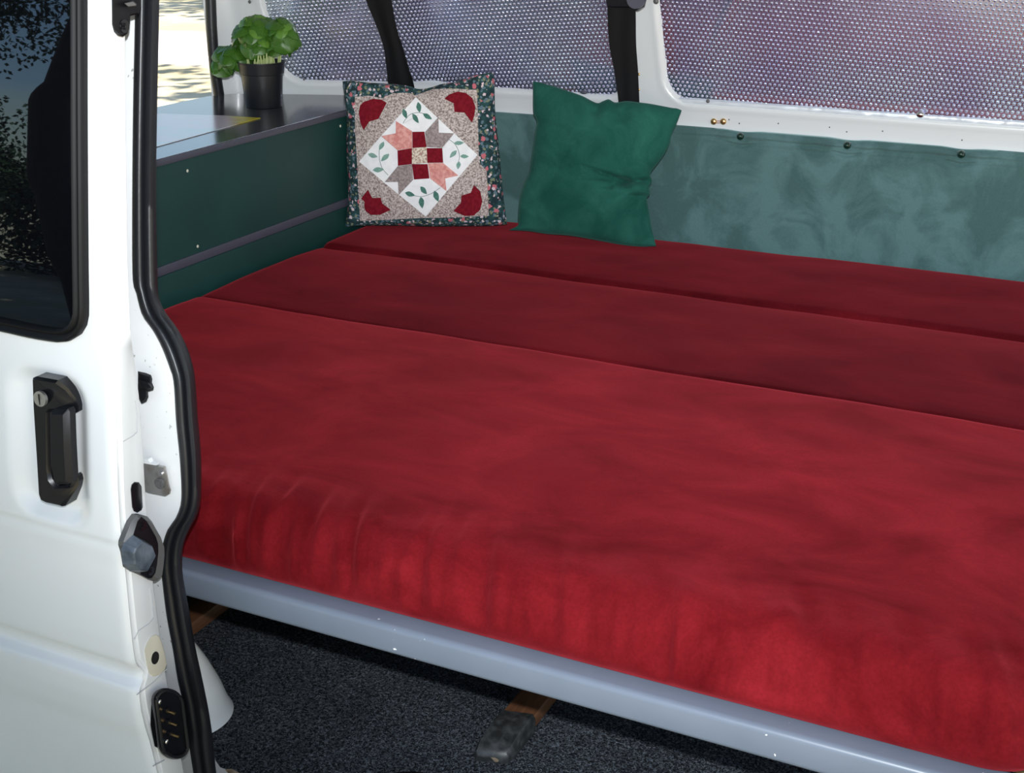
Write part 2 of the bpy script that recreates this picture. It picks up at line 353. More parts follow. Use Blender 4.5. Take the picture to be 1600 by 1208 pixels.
# ------------------------------------------------------------------ SLIDING DOOR
door = empty('door_1', (XD - .3, Yd(.5) + .03, -.2), 'white sliding van door slid back, with dark window and black handle', 'door', kind='structure')
xs = [XD - .0012 * 0]
x = XD
while x > -1.22: x -= .0045; xs.append(x)
while x > -1.95: x -= .05; xs.append(x)
zl = []; z = -.33
while z < 1.42: zl.append(z); z += .0045 if .1 < z < .7 else .009
dish = [skinhit(px, py) for px, py in [(18, 590), (135, 590), (137, 782), (22, 800)]]
dx0, dx1 = min(p.x for p in dish), max(p.x for p in dish); dz0, dz1 = min(p.z for p in dish), max(p.z for p in dish)
def rrect(x, z, x0, x1, z0, z1, r):
    qx = abs(x - (x0 + x1) / 2) - (x1 - x0) / 2 + r; qz = abs(z - (z0 + z1) / 2) - (z1 - z0) / 2 + r
    return math.hypot(max(qx, 0), max(qz, 0)) + min(max(qx, qz), 0) - r
zc1 = hit(185, 858, 0, XD).z
vs = []
for z in zl:
    for x in xs:
        y = Yd(z)
        sd = rrect(x, z, dx0, dx1, dz0, dz1, .035)
        y += .011 * sstep(.004, -.022, sd)
        y += .0022 * math.exp(-((z - zc1) / .0032) ** 2)          # pressed crease
        e = x - XD
        if e > -.012: y += .004 * (1 + e / .012) ** 2              # edge rolls over
        vs.append((x, y, z))
n = len(xs); f = gridfaces(len(zl), n)
skin = meshobj('door_skin', vs, f, M['white'], door)
# hem (leading edge strip, faces the opening)
vs = []; cols = [(0, 0), (.0, .0), (.06, -.0015), (.12, -.0005), (.16, -.003), (.2, 0), (.9, 0), (.96, -.002), (1, -.008)]
zst = [z for z in zl[::2]]
for z in zst:
    y0 = Yd(z) + .004; y1 = interp(STRIP, z)
    for k, (t, o_) in enumerate(cols):
        vs.append((XD + o_ if k else XD - .003, y0 + (y1 - y0) * t, z))
    vs.append((XD - .05, y1 + .002, z)); vs.append((-1.9, y1 + .002, z))
meshobj('edge_strip', vs, gridfaces(len(zst), len(cols) + 2), M['white'], door, True, 50)['label'] = 'white folded leading edge of the door'
# pressed outlines on the edge strip
def ridge(name, pts, w=.0012, m='edge_line', par=None):
    P = [Vector((XD + .0003, 0, 0)) for _ in pts]
    q = onx(pts, XD + .0004)
    return tube(name, q, w / 2, M[m], par or door, 6)
M['edge_line'] = mat('grey_joint_sealer', (.45, .46, .48), .5)  # one even grey for pressed and sealer lines
ridge('pressed_line', z6([(845, 262), (857, 360), (857, 460), (835, 482), (770, 520)]), .0009)
ridge('pressed_line', z7([(697, 355), (706, 430), (710, 490), (690, 515), (640, 550), (622, 590)]), .0009)
ridge('sealer_line', z7([(632, 846), (700, 795), (770, 728)]), .0012)
ridge('sealer_line', z7([(706, 1176), (760, 1148)]), .0012)
# window glass + rubber
def winpts(L0, off): return [skinhit(px, py, off) for px, py in L0]
gl_ = [(-130, -260), (126, -260), (127, 0), (127.5, 200), (129, 400), (130, 490), (127, 510), (118, 524), (104, 531), (88, 531), (50, 525), (0, 514), (-130, 487)]
gp = smoothcurve([(x_, y_, 0) for x_, y_ in gl_[1:]], 70)
gp = [(p.x, p.y) for p in gp]
right = gp[:]
# pane as strips towards the left border
vs = []
nc = 10
for px_, py_ in right:
    P = skinhit(px_, py_, .006)
    for k in range(nc):
        xx = P.x + (-1.62 - P.x) * k / (nc - 1); zz = P.z
        vs.append((xx, Yd(zz) - .006, zz))
pane = meshobj('window_pane', vs, gridfaces(len(right), nc), M['glass'], door, True, 60); pane['label'] = 'dark tinted window pane'
rp = [skinhit(px_ - 0, py_, .007) for px_, py_ in right]
# rubber: flattened double profile along the pane's edge
vs = []; pr = [(-.009, .0), (-.0085, .005), (-.006, .0075), (-.0035, .0065), (-.002, .004), (0, .0055), (.003, .0075), (.0055, .006), (.0062, .001), (.0055, -.006)]
for i, p in enumerate(rp):
    d = (rp[min(i + 1, len(rp) - 1)] - rp[max(i - 1, 0)]).normalized(); o_ = d.cross(Vector((0, 1, 0))).normalized()
    if o_.x < 0 and i < 30: o_ = -o_
    if i >= 30 and o_.dot(last) < 0: o_ = -o_
    last = o_
    for t, h in pr: vs.append(Vector((p.x, Yd(p.z) + (0), p.z)) + o_ * (t - .004) + Vector((0, -h - .004, 0)))
ws = meshobj('window_rubber', vs, gridfaces(len(rp), len(pr)), M['gasket_rubber'], door, True, 60); ws['label'] = 'black rubber window gasket'
# handle
def ond(pts, off): return [skinhit(px, py, off) for px, py in pts]
hp = z6([(192, 128), (215, 118), (350, 142), (420, 195), (465, 250), (487, 300), (486, 335), (465, 346), (405, 327), (310, 330), (298, 345), (303, 700), (312, 760), (345, 805), (425, 800), (432, 748), (455, 735), (480, 740), (490, 768), (478, 810), (397, 928), (375, 932), (280, 912), (248, 895), (230, 850), (215, 600), (196, 300)])
top_ = [skinhit(x_, y_, .015 - .017 * sstep(82, 124, x_)) for x_, y_ in hp]; hb = [Vector((v.x, Yd(v.z) + .013, v.z)) for v in top_]
hd = prism('door_handle', hb, top_, M['gloss_black'], door, .0028, .12, 30); hd['label'] = 'glossy black pull handle'
gpz = z6([(300, 335), (320, 325), (400, 326), (412, 345), (420, 560), (430, 735), (425, 790), (400, 800), (345, 800), (318, 765), (305, 700)])
top_ = ond(gpz, .022); hb = [v + Vector((0, .014, 0)) for v in top_]
prism('grip', hb, top_, M['black'], hd, .005, .4, 30)
c = ond(z6([(262, 250)]), .0155)[0]
bm = bmesh.new(); cyl(bm, c, (0, -1, .1), .0085, .0035, 28); lk = bmobj('lock_cylinder', bm, M['steel'], hd)
lk['label'] = 'silver lock cylinder'
bm = bmesh.new(); box(bm, c + Vector((-.0007, -.0042, -.006)), c + Vector((.0007, -.0035, .006))); bmobj('key_slot', bm, M['black'], hd)
# upper guide bracket
gb = z1([(700, -300), (698, 0), (700, 150), (712, 195), (738, 222), (768, 230), (795, 212), (808, 180), (815, 100), (868, 88), (880, 40), (872, -300)])
br = prism('guide_bracket', onx(gb, XD), onx(gb, XD + .014), M['black'], door, .002, .2); br['label'] = 'black guide bracket with screw'
def screw(px, py, x, r, par, mm='black'):
    c = hit(px, py, 0, x); bm = bmesh.new(); cyl(bm, c, (1, 0, 0), r, .0016, 18)
    s_ = bmobj('screw', bm, M[mm], par)
    return s_
def cross(px, py, x, r, par):
    c = hit(px, py, 0, x); bm = bmesh.new()
    for a in (.6, .6 + math.pi / 2):
        b2 = bmesh.new(); box(b2, (-.0002, -r * .62, -r * .13), (.0006, r * .62, r * .13))
        bmesh.ops.rotate(b2, verts=b2.verts, cent=(0, 0, 0), matrix=Matrix.Rotation(a, 3, 'X')); bmesh.ops.translate(b2, verts=b2.verts, vec=c)
        me = bpy.data.meshes.new('t'); b2.to_mesh(me); b2.free(); bm.from_mesh(me)
    bmobj('screw_recess', bm, M['black'], par)
screw(193, 41, XD + .0135, .0065, br, 'gloss_black'); cross(193, 41, XD + .0155, .006, br)
pin = z1([(775, 20), (830, 5), (855, 25), (850, 40), (800, 45)])
prism('guide_pin', onx(pin, XD + .013), onx(pin, XD + .022), M['zinc'], br, .001, .3)
# wedge block
wo_ = z8([(155, 622), (200, 618), (258, 635), (300, 680), (345, 760), (385, 830), (408, 900), (412, 980), (400, 1100), (385, 1190), (345, 1240), (310, 1245), (225, 1200), (140, 1165), (72, 1120), (62, 1060), (48, 980), (28, 915), (30, 875), (60, 800), (105, 690)])
wb_ = onx(wo_, XD)
wt = [Vector((XD + .012, p.y, p.z)) for p in wb_]
wk = prism('guide_wedge', wb_, wt, M['zinc'], door, .0045, .45, 20); wk['label'] = 'cast metal guide wedge with two screws'
face = z8([(210, 690), (250, 645), (300, 690), (345, 770), (385, 840), (405, 905), (408, 985), (395, 1100), (380, 1180), (345, 1230), (310, 1235), (235, 1195), (300, 1050), (330, 980), (290, 880), (170, 820)])
prism('face_plate', onx(face, XD + .0105), onx(face, XD + .0135), M['black'], wk, .0008, .3)
wd = z8([(55, 960), (80, 900), (165, 820), (285, 880), (325, 990), (290, 1060), (225, 1175), (140, 1160), (70, 1095)])
b0 = onx(wd, XD + .012); cc = sum(b0, Vector()) / len(b0)
prism('wedge_nose', b0, [cc.lerp(v, .78) + Vector((.014, 0, 0)) for v in b0], M['wedge'], wk, .001, .1, 20)
for (x_, y_) in ((258, 735), (330, 1160)):
    p = z8([(x_, y_)])[0]; s_ = screw(*p, XD + .0132, .0052, wk, 'gloss_black'); cross(*p, XD + .015, .005, wk)
# slot, drain grommet, contact block
so_ = z6([(822, 790), (840, 772), (868, 774), (885, 800), (893, 930), (885, 950), (858, 966), (835, 955), (825, 930), (816, 820)])
prism('dark_slot', onx(so_, XD - .001), onx(so_, XD + .0014), M['gloss_black'], door, .0012, .5)['label'] = 'black piece standing in for a dark open slot'  # black piece put in for the shade inside an open slot
gr = z7([(668, 640), (680, 605), (700, 575), (720, 566), (738, 575), (750, 610), (764, 660), (772, 705), (760, 735), (735, 755), (708, 762), (690, 748), (680, 715), (674, 680)])
dg = prism('drain_grommet', onx(gr, XD - .001), onx(gr, XD + .0012), M['cream'], door, .0008, .5); dg['label'] = 'cream drain grommet with a black hole'
bm = bmesh.new(); c = hit(242, 1028, 0, XD + .001); cyl(bm, c, (1, 0, 0), .0062, .0009, 24)
bmesh.ops.scale(bm, verts=bm.verts, vec=(1, 1, 1.25), space=Matrix.Translation(-c)); bmobj('drain_hole', bm, mat('hole_black', (.002, .002, .002), .9), dg)
def stadium(cx_, cy_, w, h, lean, n=14):
    out = []
    for k in range(2 * n):
        a = math.pi * k / (n - 1) if k < n else math.pi + math.pi * (k - n) / (n - 1)
        sy = -1 if k < n else 1
        out.append((cx_ + w * math.cos(a), cy_ - w * math.sin(a) * .95 + sy * (h - w)))
    return [(x_ + lean * (y_ - cy_), y_) for x_, y_ in out]
cb = [(x_, y_) for x_, y_ in stadium(264, 1131, 24, 57, .13)]
ct = prism('contact_block', onx(cb, XD - .002), onx([(x_ + 3, y_) for x_, y_ in cb], XD + .012), M['gloss_black'], door, .002, .2); ct['label'] = 'black electrical contact block with brass pins'
cr = [hit(x_, y_, 0, XD + .0125) for x_, y_ in stadium(269, 1131, 20, 53, .13)]
tube('contact_rim', cr + cr[:2], .0021, M['rubber'], ct, 8)
for px_, py_ in ((266, 1113), (269, 1131), (272, 1149)):
    bm = bmesh.new(); cyl(bm, hit(px_ - 8, py_ - 4, 0, XD + .011), (1, 0, 0), .0032, .004, 14); bmobj('contact_socket', bm, M['black'], ct)
    bm = bmesh.new(); cyl(bm, hit(px_ - 6, py_ - 2, 0, XD + .012), (1, 0, 0), .0015, .012, 10); bmobj('contact_pin', bm, M['brass'], ct)
for px_, py_ in ((250, 1097), (261, 1159)):
    bm = bmesh.new(); ball(bm, hit(px_, py_, 0, XD + .013), .0033, 12, (.5, 1, 1)); bmobj('screw', bm, M['chrome'], ct)
cpl = z7([(700, 880), (740, 828), (752, 830), (725, 880), (722, 1010), (745, 1100), (715, 1085), (695, 985)])
prism('contact_shadow', onx(cpl, XD - .001), onx(cpl, XD + .0018), M['rubber'], door, .0005, .5)  # dark plate painted in as shade left of the contact block

# ------------------------------------------------------------------ FAR WALL (white metal, two windows), ceiling
BASE = [(-1.975, 2.44), (-1.95, 2.478), (-1.93, 2.50), (-1.78, 2.55), (-1.69, 2.582), (-1.6, 2.607), (-1.45, 2.63), (-1.2, 2.645), (-1.0, 2.65), (2, 2.65)]
BS = [(x / 100, sum(interp(BASE, x / 100 + k / 100) for k in range(-3, 4)) / 7) for x in range(-199, 150)]
def Yw(x, z): return (interp(BS, x) if x < -.98 else 2.65) - (.155 - .135 * (1 - sstep(-1.97, -1.72, x))) * max(0, z - .70)
def wallhit(px, py, off=0):
    y = 2.6; p = None
    for _ in range(10):
        p = hit(px, py, 1, y); y = Yw(p.x, p.z) - off
    return p
wl1 = wallhit(438, 100).x; ZB = .738
WIN = [(wl1, -1.012, ZB, 1.17, .055), (-.926, .24, ZB - .002, 1.17, .055)]
def wsd(x, z):
    return min(rrect(x + (.10 * (z - .74) if i == 1 else (.16 * (z - .74) if x < -1.5 else -.05 * (z - .74))), z, *w) for i, w in enumerate(WIN))
xw = []; x = -1.975
while x < 1.3:
    xw.append(x); x += .007 if x < .30 else .05
zw = []; z = -.02
while z < 1.36:
    zw.append(z); z += .006 if .66 < z < 1.2 else .03
vs = []
for x in xw:
    for z in zw:
        sd = wsd(x, z)
        d = .026 * sstep(.001, -.014, sd) - .0025 * math.exp(-((sd - .006) / .006) ** 2)
        vs.append((x, Yw(x, z) + d, z))
wf = meshobj('wall_far', vs, gridfaces(len(xw), len(zw)), M['inner_white'], None, True, 60)
tag(wf, 'white painted metal far side of the van with window openings', 'wall', kind='structure')
# screw holes and small fittings on the sill
bm = bmesh.new()
for px_, py_ in ((1216, 193), (1296, 199), (1323, 206), (1379, 205), (1503, 219), (1139, 187), (1155, 193)):
    p = wallhit(px_, py_, .0005); cyl(bm, p + Vector((0, .001, 0)), (0, -1, 0), .0013, .0012, 10)
h_ = bmobj('screw_hole', bm, M['black'], wf); h_['kind'] = 'stuff'
def fit(name, px_, py_, r, m, off=.004, par=wf, sc=(1, .6, 1)):
    p = wallhit(px_, py_, off); bm = bmesh.new(); ball(bm, p, r, 14, sc); return bmobj(name, bm, M[m], par)
s1 = fit('brass_stud', 1115, 190, .0068, 'brass'); s2 = fit('brass_stud', 1130, 190, .0068, 'brass')
q1, q2 = wallhit(1115, 189, .004), wallhit(1130, 189, .004)
tube('stud_wire', [q1, q2], .0008, M['copper'], wf, 6); tube('stud_wire', [q1 + Vector((0, 0, -.004)), q2 + Vector((0, 0, -.004))], .0008, M['copper'], wf, 6)
fit('screw', 390, 3, .004, 'zinc'); fit('screw', 998, 116, .003, 'brass'); fit('screw', 998, 140, .003, 'brass'); fit('screw', 1025, 2, .006, 'zinc')
fit('window_clip', 912, 144, .007, 'edging', .006, wf, (1.3, .6, .6)); fit('window_clip', 1438, 179, .008, 'chrome', .006, wf, (1, .6, .8)); fit('screw', 1106, 158, .004, 'zinc', .004)
fit('screw', 475, 124, .003, 'zinc', .004)
# foil mats: sheet following the wall + one low dome per bubble
def mat_foil(k, label, x0, x1, z1_, dx):
    def inside(x, z): 
        return rrect(x + (.10 * (z - .74) if k == 1 else (.16 * (z - .74) if x < -1.5 else -.05 * (z - .74))), z, *WIN[k])
    def wav(x, z):
        if k == 0: return .012 * math.exp(-((x + 1.50 + .25 * (z - .8)) / .05) ** 2) + .004 * noise.noise(Vector((x * 4, z * 4, 1)))
        return .005 * noise.noise(Vector((x * 3, z * 3, 5))) - .0022 * math.exp(-((x + .83 - .42 * (z - .85)) / .006) ** 2)
    def P(x, z, h=0): return Vector((x, Yw(x, z) + .012 + wav(x, z) - h, z))
    root = empty('insulation_mat', P((x0 + x1) / 2, .75), label, 'foil mat', 'silver bubble foil mats covering the windows')
    st = .008; vs = []; idx = {}; f = []
    nxx = int((x1 - x0) / st); nz = int((z1_ - .72) / st)
    for i in range(nxx + 1):
        for j in range(nz + 1):
            x, z = x0 + i * st, .72 + j * st
            sd = inside(x, z)
            if sd < .0015: idx[i, j] = len(vs); vs.append(P(x, z, .002 * sstep(-.03, -.01, -0 - abs(sd)) ))
    for i in range(nxx):
        for j in range(nz):
            q = [(i, j), (i + 1, j), (i + 1, j + 1), (i, j + 1)]
            if all(t in idx for t in q): f.append(tuple(idx[t] for t in q))
    meshobj('foil_sheet', vs, f, M['foil'], root)
    # bubbles
    vs = []; f = []; p = .0098; ang = .10 if k == 0 else -.05; ca, sa = math.cos(ang), math.sin(ang)
    cx_, cz_ = (x0 + x1) / 2, .85; nr = int(1.2 / p)
    for a in range(-nr, nr):
        for b in range(-nr, nr):
            u = (a + (b % 2) * .5) * p; v = b * p * .82
            x = cx_ + u * ca - v * sa; z = cz_ + u * sa + v * ca
            if not (x0 < x < x1 and .72 < z < z1_) or inside(x, z) > (.002 if z < .76 else -.003): continue
            o = len(vs); r = .0041; sg = 7
            for rr, hh in ((1, 0), (.8, .0021), (.42, .0034)):
                for s in range(sg):
                    t = 2 * math.pi * s / sg; vs.append(P(x + r * rr * math.cos(t), z + r * rr * math.sin(t), hh))
            vs.append(P(x, z, .0038))
            for ring in range(2):
                for s in range(sg):
                    f.append((o + ring * sg + s, o + ring * sg + (s + 1) % sg, o + (ring + 1) * sg + (s + 1) % sg, o + (ring + 1) * sg + s))
            for s in range(sg): f.append((o + 2 * sg + s, o + 2 * sg + (s + 1) % sg, o + 3 * sg))
    bb = meshobj('foil_bubbles', vs, f, M['foil'], root, True, 89); bb['kind'] = 'stuff'
    return root
mt1 = mat_foil(0, 'silver bubble foil mat in the left window, between plant and green pillow', -1.93, -1.0, 1.18, 0)
mt2 = mat_foil(1, 'silver bubble foil mat in the right window, above the bare end of the green panel', -1.0, .26, 1.18, 0)
# crinkled clear edge along the right window's sill
for k, mm in ((1, mt2),):
    vs = []; f = []; n = 0
    for i in range(150):
        x = -.90 + i * .0068
        for j, (dz, dy) in enumerate(((.000, .004), (.004, .0), (.007, .002), (.010, .003), (.013, .010))):
            e = .0022 * noise.noise(Vector((x * 260, dz * 300, 0))); vs.append((x, Yw(x, ZB + dz) + dy + e, ZB + dz - .003))
    meshobj('crinkled_edge', vs, gridfaces(150, 5), M['clear_edge'], mm, True, 30)['label'] = 'crinkled shiny lower edge of the mat'
ce = boxobj('ceiling', (-1.97, 1.2, 1.36), (1.3, 2.58, 1.39), M['alu'], None, .005); tag(ce, 'light metal van roof above the bed', 'ceiling', kind='structure')
cn = boxobj('trim_1', (-1.97, 1.045, 1.28), (1.3, 1.215, 1.40), M['alu'], None, .01); tag(cn, 'white roof rail above the side door opening', 'trim', kind='structure')
# rear end: white frame round the open tailgate with a black seal
rw = empty('wall_rear', (-1.97, 2.0, 0), 'white rear pillar and frame of the open tailgate', 'wall', kind='structure')
def rearx(z): return -1.972
bm = bmesh.new(); box(bm, (-1.998, 2.50, -.02), (-1.976, 2.60, 1.38), .008); bmobj('rear_pillar', bm, M['inner_white'], rw)
bm = bmesh.new(); box(bm, (-2.02, 1.06, 1.22), (-1.968, 2.5, 1.38), .008); bmobj('rear_header', bm, M['inner_white'], rw)
bm = bmesh.new(); box(bm, (-2.02, 1.04, -.02), (-1.968, 1.19, 1.38), .008); bmobj('rear_pillar', bm, M['inner_white'], rw)
bm = bmesh.new(); box(bm, (-2.02, 1.06, -.05), (-1.968, 2.5, .5), .008); bmobj('tail_panel', bm, M['inner_white'], rw)
q = [hit(x_, y_, 0, -1.962) for x_, y_ in ((326, -60), (329, 0), (330.5, 40), (333, 80), (337, 115), (342, 147), (343, 152))]
low = [Vector((p.x, p.y, p.z)) for p in q][::-1]
pts = [Vector((-1.962, low[0].y + .003, .55))] + low + [Vector((-1.962, low[-1].y - .02, 1.1)), Vector((-1.962, low[-1].y - .06, 1.19)), Vector((-1.962, 1.4, 1.22)), Vector((-1.962, 1.22, 1.18)), Vector((-1.962, 1.2, .55))]
ts = tube('tailgate_seal', pts, .0125, M['rubber'], None, 12); tag(ts, 'black rubber tailgate seal beside the potted plant', 'rubber seal')

# ------------------------------------------------------------------ UPHOLSTERED PANEL on the far wall
STUD = [wallhit(x_, y_, .02) for x_, y_ in ((1157, 213), (1324, 227), (1502, 241))]
pn = empty('upholstered_panel', (-.6, 2.63, .42), 'grey green suede panel along the far wall with three round green knobs', 'wall panel')
xs = [-1.565 + i * .006 for i in range(int(1.85 / .006))]; zs = [.40 + j * .011 for j in range(20)] + [.62 + j * .002 for j in range(36)]
ztop = .6895
vs = []
for x in xs:
    for z in zs:
        t = sstep(ztop, ztop - .012, z) ** .5
        h = .012 + .010 * t + .003 * noise.noise(Vector((x * 4, z * 7, 2)))
        top = 0
        for s in STUD:
            dx, dz = x - s.x, z - s.z; r = math.hypot(dx, dz * 1.2)
            h -= .008 * math.exp(-(r / .018) ** 2)
            h += .0040 * math.exp(-abs(dx) / .08) * math.cos(dz * 480) * math.exp(-(dz / .015) ** 2) * (1 - math.exp(-(r / .015) ** 2))
            h -= .0060 * math.exp(-((dz + .022 - abs(dx) * .28) / .004) ** 2) * math.exp(-(dx / .055) ** 2)
            top += .0035 * math.exp(-(dx / .03) ** 2)
        zz = z if z < ztop - .03 else ztop - .03 + (z - ztop + .03) * (.03 - top) / .03
        vs.append((x, 2.652 - h - (2.65 - Yw(x, .6)), min(zz, ztop)))
vs2 = [(v[0], v[1] + .02, v[2]) for v in vs]; n = len(zs); nn = len(xs)
f = gridfaces(nn, n) + [(i * n + n - 1, (i + 1) * n + n - 1, len(vs) + (i + 1) * n + n - 1, len(vs) + i * n + n - 1) for i in range(nn - 1)]
meshobj('suede_cover', vs + vs2, f, M['panel_suede'], pn, True, 60)
for s in STUD:
    bm = bmesh.new(); ball(bm, s + Vector((0, -.001, 0)), .0078, 20); bmobj('knob', bm, M['gasket'], pn)['label'] = 'shiny dark green knob'

# ------------------------------------------------------------------ REAR CABINET
cab = empty('rear_cabinet', (-1.76, 1.9, 0), 'dark green cabinet at the rear with grey worktop and grey stripe', 'cabinet')
bm = bmesh.new()
bmesh.ops.create_cube(bm, size=1)
bm.free()
boxobj('side_panel', (-1.59, 1.16, 0), (-1.567, 2.6, .699), M['cab_green'], cab, .001)
boxobj('carcass', (-1.955, 1.16, 0), (-1.592, 2.46, .686), M['cab_green'], cab, .001)
boxobj('front_board', (-1.5665, 1.16, .37), (-1.5655, 2.6, .502), M['cab_green'], cab, .001)
boxobj('stripe', (-1.5665, 1.16, .5035), (-1.564, 2.6, .521), M['edging'], cab, .002)['label'] = 'grey plastic stripe'
wt_pts = [(-1.566, 1.16), (-1.566, 2.600), (-1.61, 2.592), (-1.70, 2.568), (-1.79, 2.535), (-1.93, 2.478), (-1.960, 2.415), (-1.960, 1.20), (-1.93, 1.16)]
prism('worktop', [Vector((x_, y_, .700)) for x_, y_ in wt_pts], [Vector((x_, y_, .712)) for x_, y_ in wt_pts], M['top'], cab, .0012, .1)
boxobj('edge_band', (-1.5655, 1.16, .6995), (-1.562, 2.598, .7112), M['edging'], cab, .0015)['label'] = 'grey edge band'
bm = bmesh.new()
for px_, py_ in ((532, 197), (309, 385), (293, 267)):
    p = hit(px_, py_, 0, -1.5668); ball(bm, p, .003, 10, (.4, 1, 1))
bmobj('screw_cap', bm, M['cream'], cab)['kind'] = 'stuff'
# leaflet lying on the worktop
lp = [hit(x_, y_, 2, .7135) for x_, y_ in ((407, 184), (352, 180.5), (244, 177), (205, 177), (205, 240), (244, 229))]
lf = empty('leaflet', hit(330, 200, 2, .7125), 'flat printed leaflet with a yellow corner lying on the grey worktop', 'leaflet')
o = prism('printed_sheet', [v - Vector((0, 0, .001)) for v in lp], lp, M['leaflet'], lf, .0002, .2)

# ------------------------------------------------------------------ BED: rail, platform, mattresses
bed = empty('bed_frame', (-.6, 1.2, 0), 'grey painted bed frame rail under the red mattresses, on wooden feet', 'bed frame')
bm = bmesh.new(); box(bm, (-1.56, 1.095, .334), (.45, 1.135, .372), .0075, 4); bmobj('front_rail', bm, M['rail'], bed)['label'] = 'grey painted front rail'
bm = bmesh.new(); box(bm, (-1.55, 1.17, .345), (.42, 2.60, .366), .001); bmobj('platform', bm, M['ply'], bed)
for (xa, xb, ye) in ((-.722, -.675, 0), (-1.345, -1.292, -.07)):
    bm = bmesh.new(); box(bm, (xa, 1.43 + ye, .001), (xb, 2.35, .026), .003); bmobj('foot_bar', bm, M['wood'], bed)['label'] = 'brown wooden foot bar'
    # end cap, flared and open at its tip
    xc = (xa + xb) / 2; w = (xb - xa) / 2 + .003; vs = []; ys = [y_ + ye for y_ in (1.362, 1.366, 1.38, 1.42, 1.445, 1.452)]; hs = [.010, .016, .023, .029, .030, .0285]; wsq = [.75, .92, 1, 1, 1, .97]
    for y, h, q_ in zip(ys, hs, wsq):
        for a, b in ((-1, 0), (-1, .7), (-.85, 1), (.85, 1), (1, .7), (1, 0)): vs.append((xc + a * w * q_, y + (.006 * a), .0005 + h * b))
    n = 6; f = gridfaces(len(ys), n) + [tuple(range(n)), tuple((len(ys) - 1) * n + k for k in range(n))] + [(i * n, (i + 1) * n, (i + 1) * n + 5, i * n + 5) for i in range(len(ys) - 1)]
    cp = meshobj('end_cap', vs, f, M['cap'], bed, True, 35); cp['label'] = 'worn dark end cap on the foot bar'
    bm = bmesh.new(); cyl(bm, (xc, 1.367 + ye, .006), (0, -1, -.1), .010, .004, 14); bmesh.ops.scale(bm, verts=bm.verts, vec=(1.2, 1, .45), space=Matrix.Translation(-Vector((xc, 1.36 + ye, .006)))); bmobj('cap_nail', bm, M['rust'], cp)
    bm = bmesh.new(); box(bm, (xa + .006, 1.85, .02), (xb - .006, 1.90, .352), .003); bmobj('leg', bm, M['wood'], bed)
def mattress(name, label, x0, x1, y0, y1, z0, z1_, rf, rb_, seed, fwr=0, xend=.04, puff=.004, m_='red'):
    loops = []; nst = int((x1 - x0) / (.0045 if fwr else .01))
    def section(inset, drop):
        pts = []; ya, yb = y0 + inset, y1 - inset * .6; zt = z1_ - drop; H = zt - z0
        # bottom front -> up front -> top -> back -> bottom
        rf_ = min(rf, H * .8); rb2 = min(rb_, H * .8)
        pts.append((ya + .007, z0, 0)); pts.append((ya + .003, z0 + .003, 0))
        k0 = 5
        for k in range(1, k0 + 1): pts.append((ya - .004 * math.sin(math.pi * k / k0), z0 + .006 + (H - rf_ - .006) * k / k0, .5))
        for k in range(1, 15):
            a = math.pi / 2 * k / 14; pts.append((ya + rf_ * 1.25 * (1 - math.cos(a)), zt - rf_ + rf_ * math.sin(a), 1))
        ys_ = ya + rf_ * 1.25; ye = yb - rb2; nt = int((ye - ys_) / .0085)
        for k in range(1, nt): pts.append((ys_ + (ye - ys_) * k / nt, zt, 2))
        for k in range(0, 9):
            a = math.pi / 2 * k / 8; pts.append((ye + rb2 * math.sin(a), zt - rb2 + rb2 * math.cos(a), 3))
        pts.append((yb, z0 + .005, 3)); pts.append((yb - .005, z0, 3))
        return pts
    vs = []; n = None
    sts = [x0 + (x1 - x0) * i / nst for i in range(nst + 1)]
    for x in sts:
        e = min(x - x0, x1 - x); t = max(0, 1 - e / xend); r = 1 - math.sqrt(max(0, 1 - t * t))
        sec = section(r * .028, r * .05)
        # constant count: rebuild count from the unshrunk section
        if n is None: n0 = len(section(0, 0)); n = n0
        if len(sec) != n:      # resample top part by repeating / dropping uniformly
            idx = [round(i * (len(sec) - 1) / (n - 1)) for i in range(n)]; sec = [sec[i] for i in idx]
        for (y, z, s) in sec:
            p = Vector((x, y, z)); k = (y - y0) / max(.001, (y1 - y0)); H = (z - z0) / (z1_ - z0)
            d = .0035 * noise.noise(Vector((x * 3.1, y * 4.2, seed))) + .0012 * noise.noise(Vector((x * 11, y * 14, seed)))
            crown = puff * (1 - abs(2 * min(1, max(0, k)) - 1) ** 3)
            if H > .3: p.z += (d + crown) * sstep(.3, 1, H)
            if s < 1.5 and H > .05: p.y -= .003 * noise.noise(Vector((x * 7, z * 12, seed + 3))) * 1.2
            if fwr:
                u = y - y0; wgt = sstep(.02, .45, H) * sstep(.14, .04, u)
                if wgt > 0:
                    xx = x + .35 * u + .012 * noise.noise(Vector((x * 9, 3, 1)))
                    a = (.5 - 2.2 * abs(noise.noise(Vector((xx * 30, 2.2 + z * 3 + u * 4, seed))))) + .4 * noise.noise(Vector((xx * 95, z * 5, seed + 5)))
                    amp = .0125 * (.62 + .5 * abs(noise.noise(Vector((x * 5, 1, 9))))) * wgt * fwr
                    dr = a * amp; p.y -= dr * .8; p.z += dr * .8
            vs.append(p)
    f = gridfaces(len(sts), n) + [(i * n + n - 1, (i + 1) * n + n - 1, (i + 1) * n, i * n) for i in range(len(sts) - 1)]
    f += [tuple(range(n)), tuple((len(sts) - 1) * n + k for k in range(n))]
    o = meshobj(name, vs, f, M[m_], None, True, 80); return tag(o, label, 'mattress', 'red suede mattress sections')
mattress('mattress', 'widest red suede mattress section, at the front over the grey rail', -1.63 + .075, -.004, 1.117, 1.817, .3725, .459, .05, .02, 1.3, 1.0, .05, .004)
mattress('mattress', 'middle red suede mattress section, between the wide front one and the wall strip', -1.562, .02, 1.823, 2.236, .3695, .449, .014, .014, 5.3, 0, .03, .006, 'red_far')
